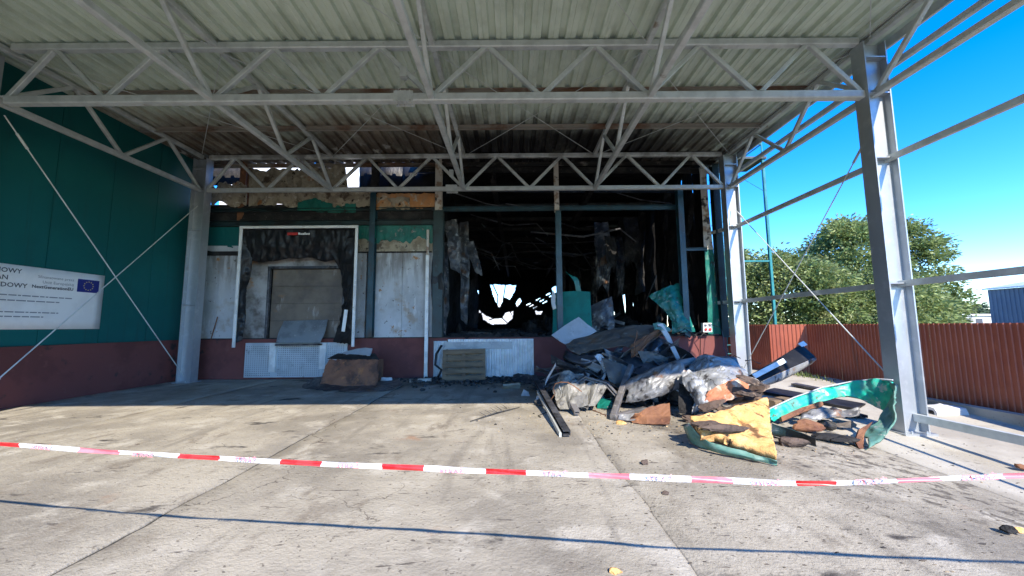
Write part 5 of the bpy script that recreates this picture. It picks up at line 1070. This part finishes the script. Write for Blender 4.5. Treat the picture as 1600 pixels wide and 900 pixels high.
# ------------------------------------------------------------------ teal access tower with caged ladder
tw = root('access_tower', (7.6, 14.4, 0), 'teal steel access tower with a platform and caged ladder beside the hall', 'tower')
YA = 14.4
p_r = (at(1190, 250, YA).x + at(1212, 500, YA).x) / 2; p_l = p_r - 1.9; ztp = at(1190, 246, YA).z
for x in (p_l, p_r):
    for y in (YA,): MB().bar((x, y, -.3), (x, y, ztp), .10).part('post', 'teal_rail', tw)
for x in (p_l, p_r):
    for y in (YA, YA + 1.1): MB().bar((x, y, ztp), (x, y, ztp + 1.1), .045).part('railing_post', 'teal_rail', tw)
MB().box((p_l - .1, YA - .1, ztp - .09), (p_r + .1, YA + 1.2, ztp)).part('platform', 'teal_dark', tw)
for z in (.55, 1.08):
    MB().bar((p_l, YA, ztp + z), (p_r, YA, ztp + z), .04).part('railing', 'teal_rail', tw); MB().bar((p_r, YA, ztp + z), (p_r, YA + 1.1, ztp + z), .04).part('railing', 'teal_rail', tw)
zc = at(1205, 408, YA).z; MB().bar((p_l, YA, zc), (p_r, YA, zc), .07).part('cross_bar', 'teal_rail', tw)
MB().tube([(p_l, YA, ztp - .2), (p_r, YA, ztp - 1.4)], .012, 5).part('brace', 'teal_rail', tw)
lx = at(1130, 400, 13.3).x; YL = 13.3
for sx in (-.2, .2): MB().bar((lx + sx, YL, -.2), (lx + sx, YL, 7.2), .05).part('ladder_rail', 'teal_rail', tw)
rm = MB().tube([(-.2, 0, 0), (.2, 0, 0)], .015, 6).mesh('rung', 'teal_rail')
for k in range(23): shared('rung', rm, tw, Matrix.Translation((lx, YL, .2 + k * .3)))
hm_ = MB().tube([(.35 * math.cos(math.pi * t / 8), -.7 * math.sin(math.pi * t / 8), 0) for t in range(9)], .015, 5).mesh('cage_hoop', 'teal_rail')
for k in range(6): shared('cage_hoop', hm_, tw, Matrix.Translation((lx, YL, 2.5 + k * .85)))
for t in (2, 4, 6): MB().bar((lx + .35 * math.cos(math.pi * t / 8), YL - .7 * math.sin(math.pi * t / 8), 2.5), (lx + .35 * math.cos(math.pi * t / 8), YL - .7 * math.sin(math.pi * t / 8), 6.8), .02).part('cage_bar', 'teal_rail', tw)

# ------------------------------------------------------------------ trees and background
def tree(loc, h, rx, rz, seed, label, n_cl=150, n_lf=110, ls=.19, trunk=.22, mat='leaf', group=None, low=.12, name='leafy_tree'):
    r = random.Random(seed); base = Vector(loc); t = root(name, loc, label, 'tree', group)
    mb = MB(); top = base + Vector((0, 0, h * .8)); mb.tube([base - Vector((0, 0, .3)), base + Vector((.1, .05, h * .3)), base + Vector((-.08, .1, h * .55)), top], [trunk, trunk * .8, trunk * .5, trunk * .12], 9)
    cl = []
    for k in range(n_cl):
        a = r.uniform(0, 2 * math.pi); zf = low + (1 - low) * r.random() ** .85; prof = math.sin(math.pi * min(1, (zf * .88 + .12)) ** 1.15) ** .6
        rr_ = rx * prof * (r.random() ** .35) * (1 + .22 * NZ.noise(Vector((a * 1.3, zf * 4, seed))))
        cl.append(Vector((math.cos(a) * rr_, math.sin(a) * rr_, zf * h)))
    for k in range(0, n_cl, 5):
        c = cl[k]; st = base + Vector((0, 0, max(.4, c.z * .7))); mb.tube([st, base + c * .55 + Vector((0, 0, c.z * .38)), base + c], [trunk * .3, trunk * .16, .015], 5)
    mb.part('trunk', 'bark', t, smooth=True)
    mb = MB()
    for c in cl:
        cr = r.uniform(.35, .75) * rz; ax = Vector((c.x, c.y, .0)); out_ = ax.normalized() if ax.length > .01 else Vector((1, 0, 0))
        for q in range(n_lf):
            v = Vector((r.gauss(0, 1), r.gauss(0, 1), r.gauss(0, .62))); v = v.normalized() * cr * (r.random() ** .45)
            p = base + c + v + out_ * .1; s = ls * r.uniform(.55, 1.25)
            d = (v.normalized() * .7 + out_ * .5 + Vector((r.uniform(-.5, .5), r.uniform(-.5, .5), r.uniform(-.6, .3)))).normalized(); w = d.cross(Vector((r.uniform(-1, 1), r.uniform(-1, 1), r.uniform(.2, 1)))).normalized()
            mb.add([p - d * s * .5, p + w * s * .26, p + d * s * .6, p - w * s * .26], [(0, 1, 2, 3)])
    mb.part('crown', mat, t)
def tx(px, Y): return at(px, 505, Y).x
TG = 'trees behind the fence'
tree((tx(1338, 26), 26, -.7), 9.2, 3.5, 1.5, 1, 'tall broad tree just left of the front right column', 210, 130, .24, group=TG)
tree((tx(1428, 28), 28, -.7), 9.7, 2.5, 1.5, 2, 'tall tree seen just right of the front right column', 190, 130, .24, group=TG)
tree((tx(1215, 24), 24, -.7), 6.6, 3.2, 1.4, 3, 'lower tree behind the teal tower post', 170, 120, .22, group=TG)
tree((tx(1275, 22), 22, -.7), 5.6, 2.4, 1.2, 4, 'bushy low tree between the teal tower and tall tree', 130, 120, .2, group=TG)
tree((tx(1150, 26), 26, -.7), 7.2, 2.6, 1.3, 5, 'tree partly hidden behind the rear right column', 120, 110, .22, group=TG)
tree((tx(1395, 21), 21, -.7), 5.0, 2.2, 1.1, 6, 'low bushy tree directly behind the front right column', 120, 110, .19, group=TG)
tree((tx(1452, 24), 24, -.7), 3.9, 1.2, .9, 7, 'small bush beyond the fence at the right tree edge', 80, 100, .19, group=TG)
for k in range(9):
    tree((tx(1490 + k * 12, 150) , 150 + (k % 3) * 6, -.7), 8.5 + 2.2 * math.sin(k * 1.7), 6, 3.5, 40 + k, 'distant dark tree on the horizon beyond the white building', 40, 40, 1.1, .3, 'leaf_far', 'far tree line', name='distant_tree')
fw = root('far_white_building', (tx(1515, 95), 95, -.7), 'low white building far beyond the fence', 'building')
x0, x1 = tx(1485, 95), tx(1560, 95)
MB().box((x0, 95, -.7), (x1, 107, at(1500, 494, 95).z)).part('wall', 'far_white', fw)
MB().box((x0 - .3, 94.6, at(1500, 494, 95).z + .01), (x1 + .3, 107.4, at(1500, 494, 95).z + .5)).part('roof', 'white_clean', fw)
for px in (1500, 1512, 1530): c = at(px, 501, 94.98); MB().box((c.x - .8, 94.93, c.z - .6), (c.x + .8, 94.99, c.z + .5)).part('window', 'ink', fw)
sh = root('blue_shed', (tx(1620, 30), 30, -.7), 'blue grey corrugated shed behind the fence at the right edge', 'building')
A = at(1549, 500, 34); xs_ = A.x; zt_ = at(1549, 453, 34).z
yy0, yy1 = 14.0, 34.0; n = 66
mb = MB(); P = []
for i in range(n):
    y = yy1 - (yy1 - yy0) * i / n; p = (yy1 - yy0) / n; P += [(xs_, y), (xs_, y - p * .5), (xs_ - .05, y - p * .6), (xs_ - .05, y - p * .9)]
vs = [(x, y, -.7) for x, y in P] + [(x, y, zt_) for x, y in P]; m = len(P)
mb.add(vs, [(i, i + 1, m + i + 1, m + i) for i in range(m - 1)]); mb.part('wall_cladding', 'shed_blue', sh)
MB().box((xs_ + .02, yy0, -.7), (xs_ + 14, yy1, zt_ - .02)).part('core_wall', 'shed_blue', sh)
MB().add([(xs_ - .25, yy0, zt_), (xs_ - .25, yy1 + .2, zt_), (xs_ + 7, yy1 + .2, zt_ + 1.2), (xs_ + 7, yy0, zt_ + 1.2), (xs_ - .25, yy0, zt_ + .12), (xs_ - .25, yy1 + .2, zt_ + .12), (xs_ + 7, yy1 + .2, zt_ + 1.32), (xs_ + 7, yy0, zt_ + 1.32)], [(0, 1, 2, 3), (7, 6, 5, 4), (0, 4, 5, 1), (1, 5, 6, 2), (2, 6, 7, 3), (3, 7, 4, 0)]).part('roof', 'galv', sh)
# pale block and ground added behind the hall to whiten the rear holes
rb = root('hole_white_backdrop', (0, 62, -.7), 'pale backdrop block added behind the burnt rear wall to whiten its holes', 'building')
MB().box((-9, 60, -.7), (14, 66, 4.6)).part('wall', 'far_white', rb)
MB().box((-9.3, 59.6, 4.61), (14.3, 66.4, 4.9)).part('roof', 'white_clean', rb)
MB().box((-12, 36, -.72), (16, 59.5, -.66)).thing('rear_white_ground', 'far_white', 'pale ground added behind the burnt hall to whiten the wall holes', None)['kind'] = 'structure'
for o in bpy.data.objects:
    if '_root' in o: del o['_root']
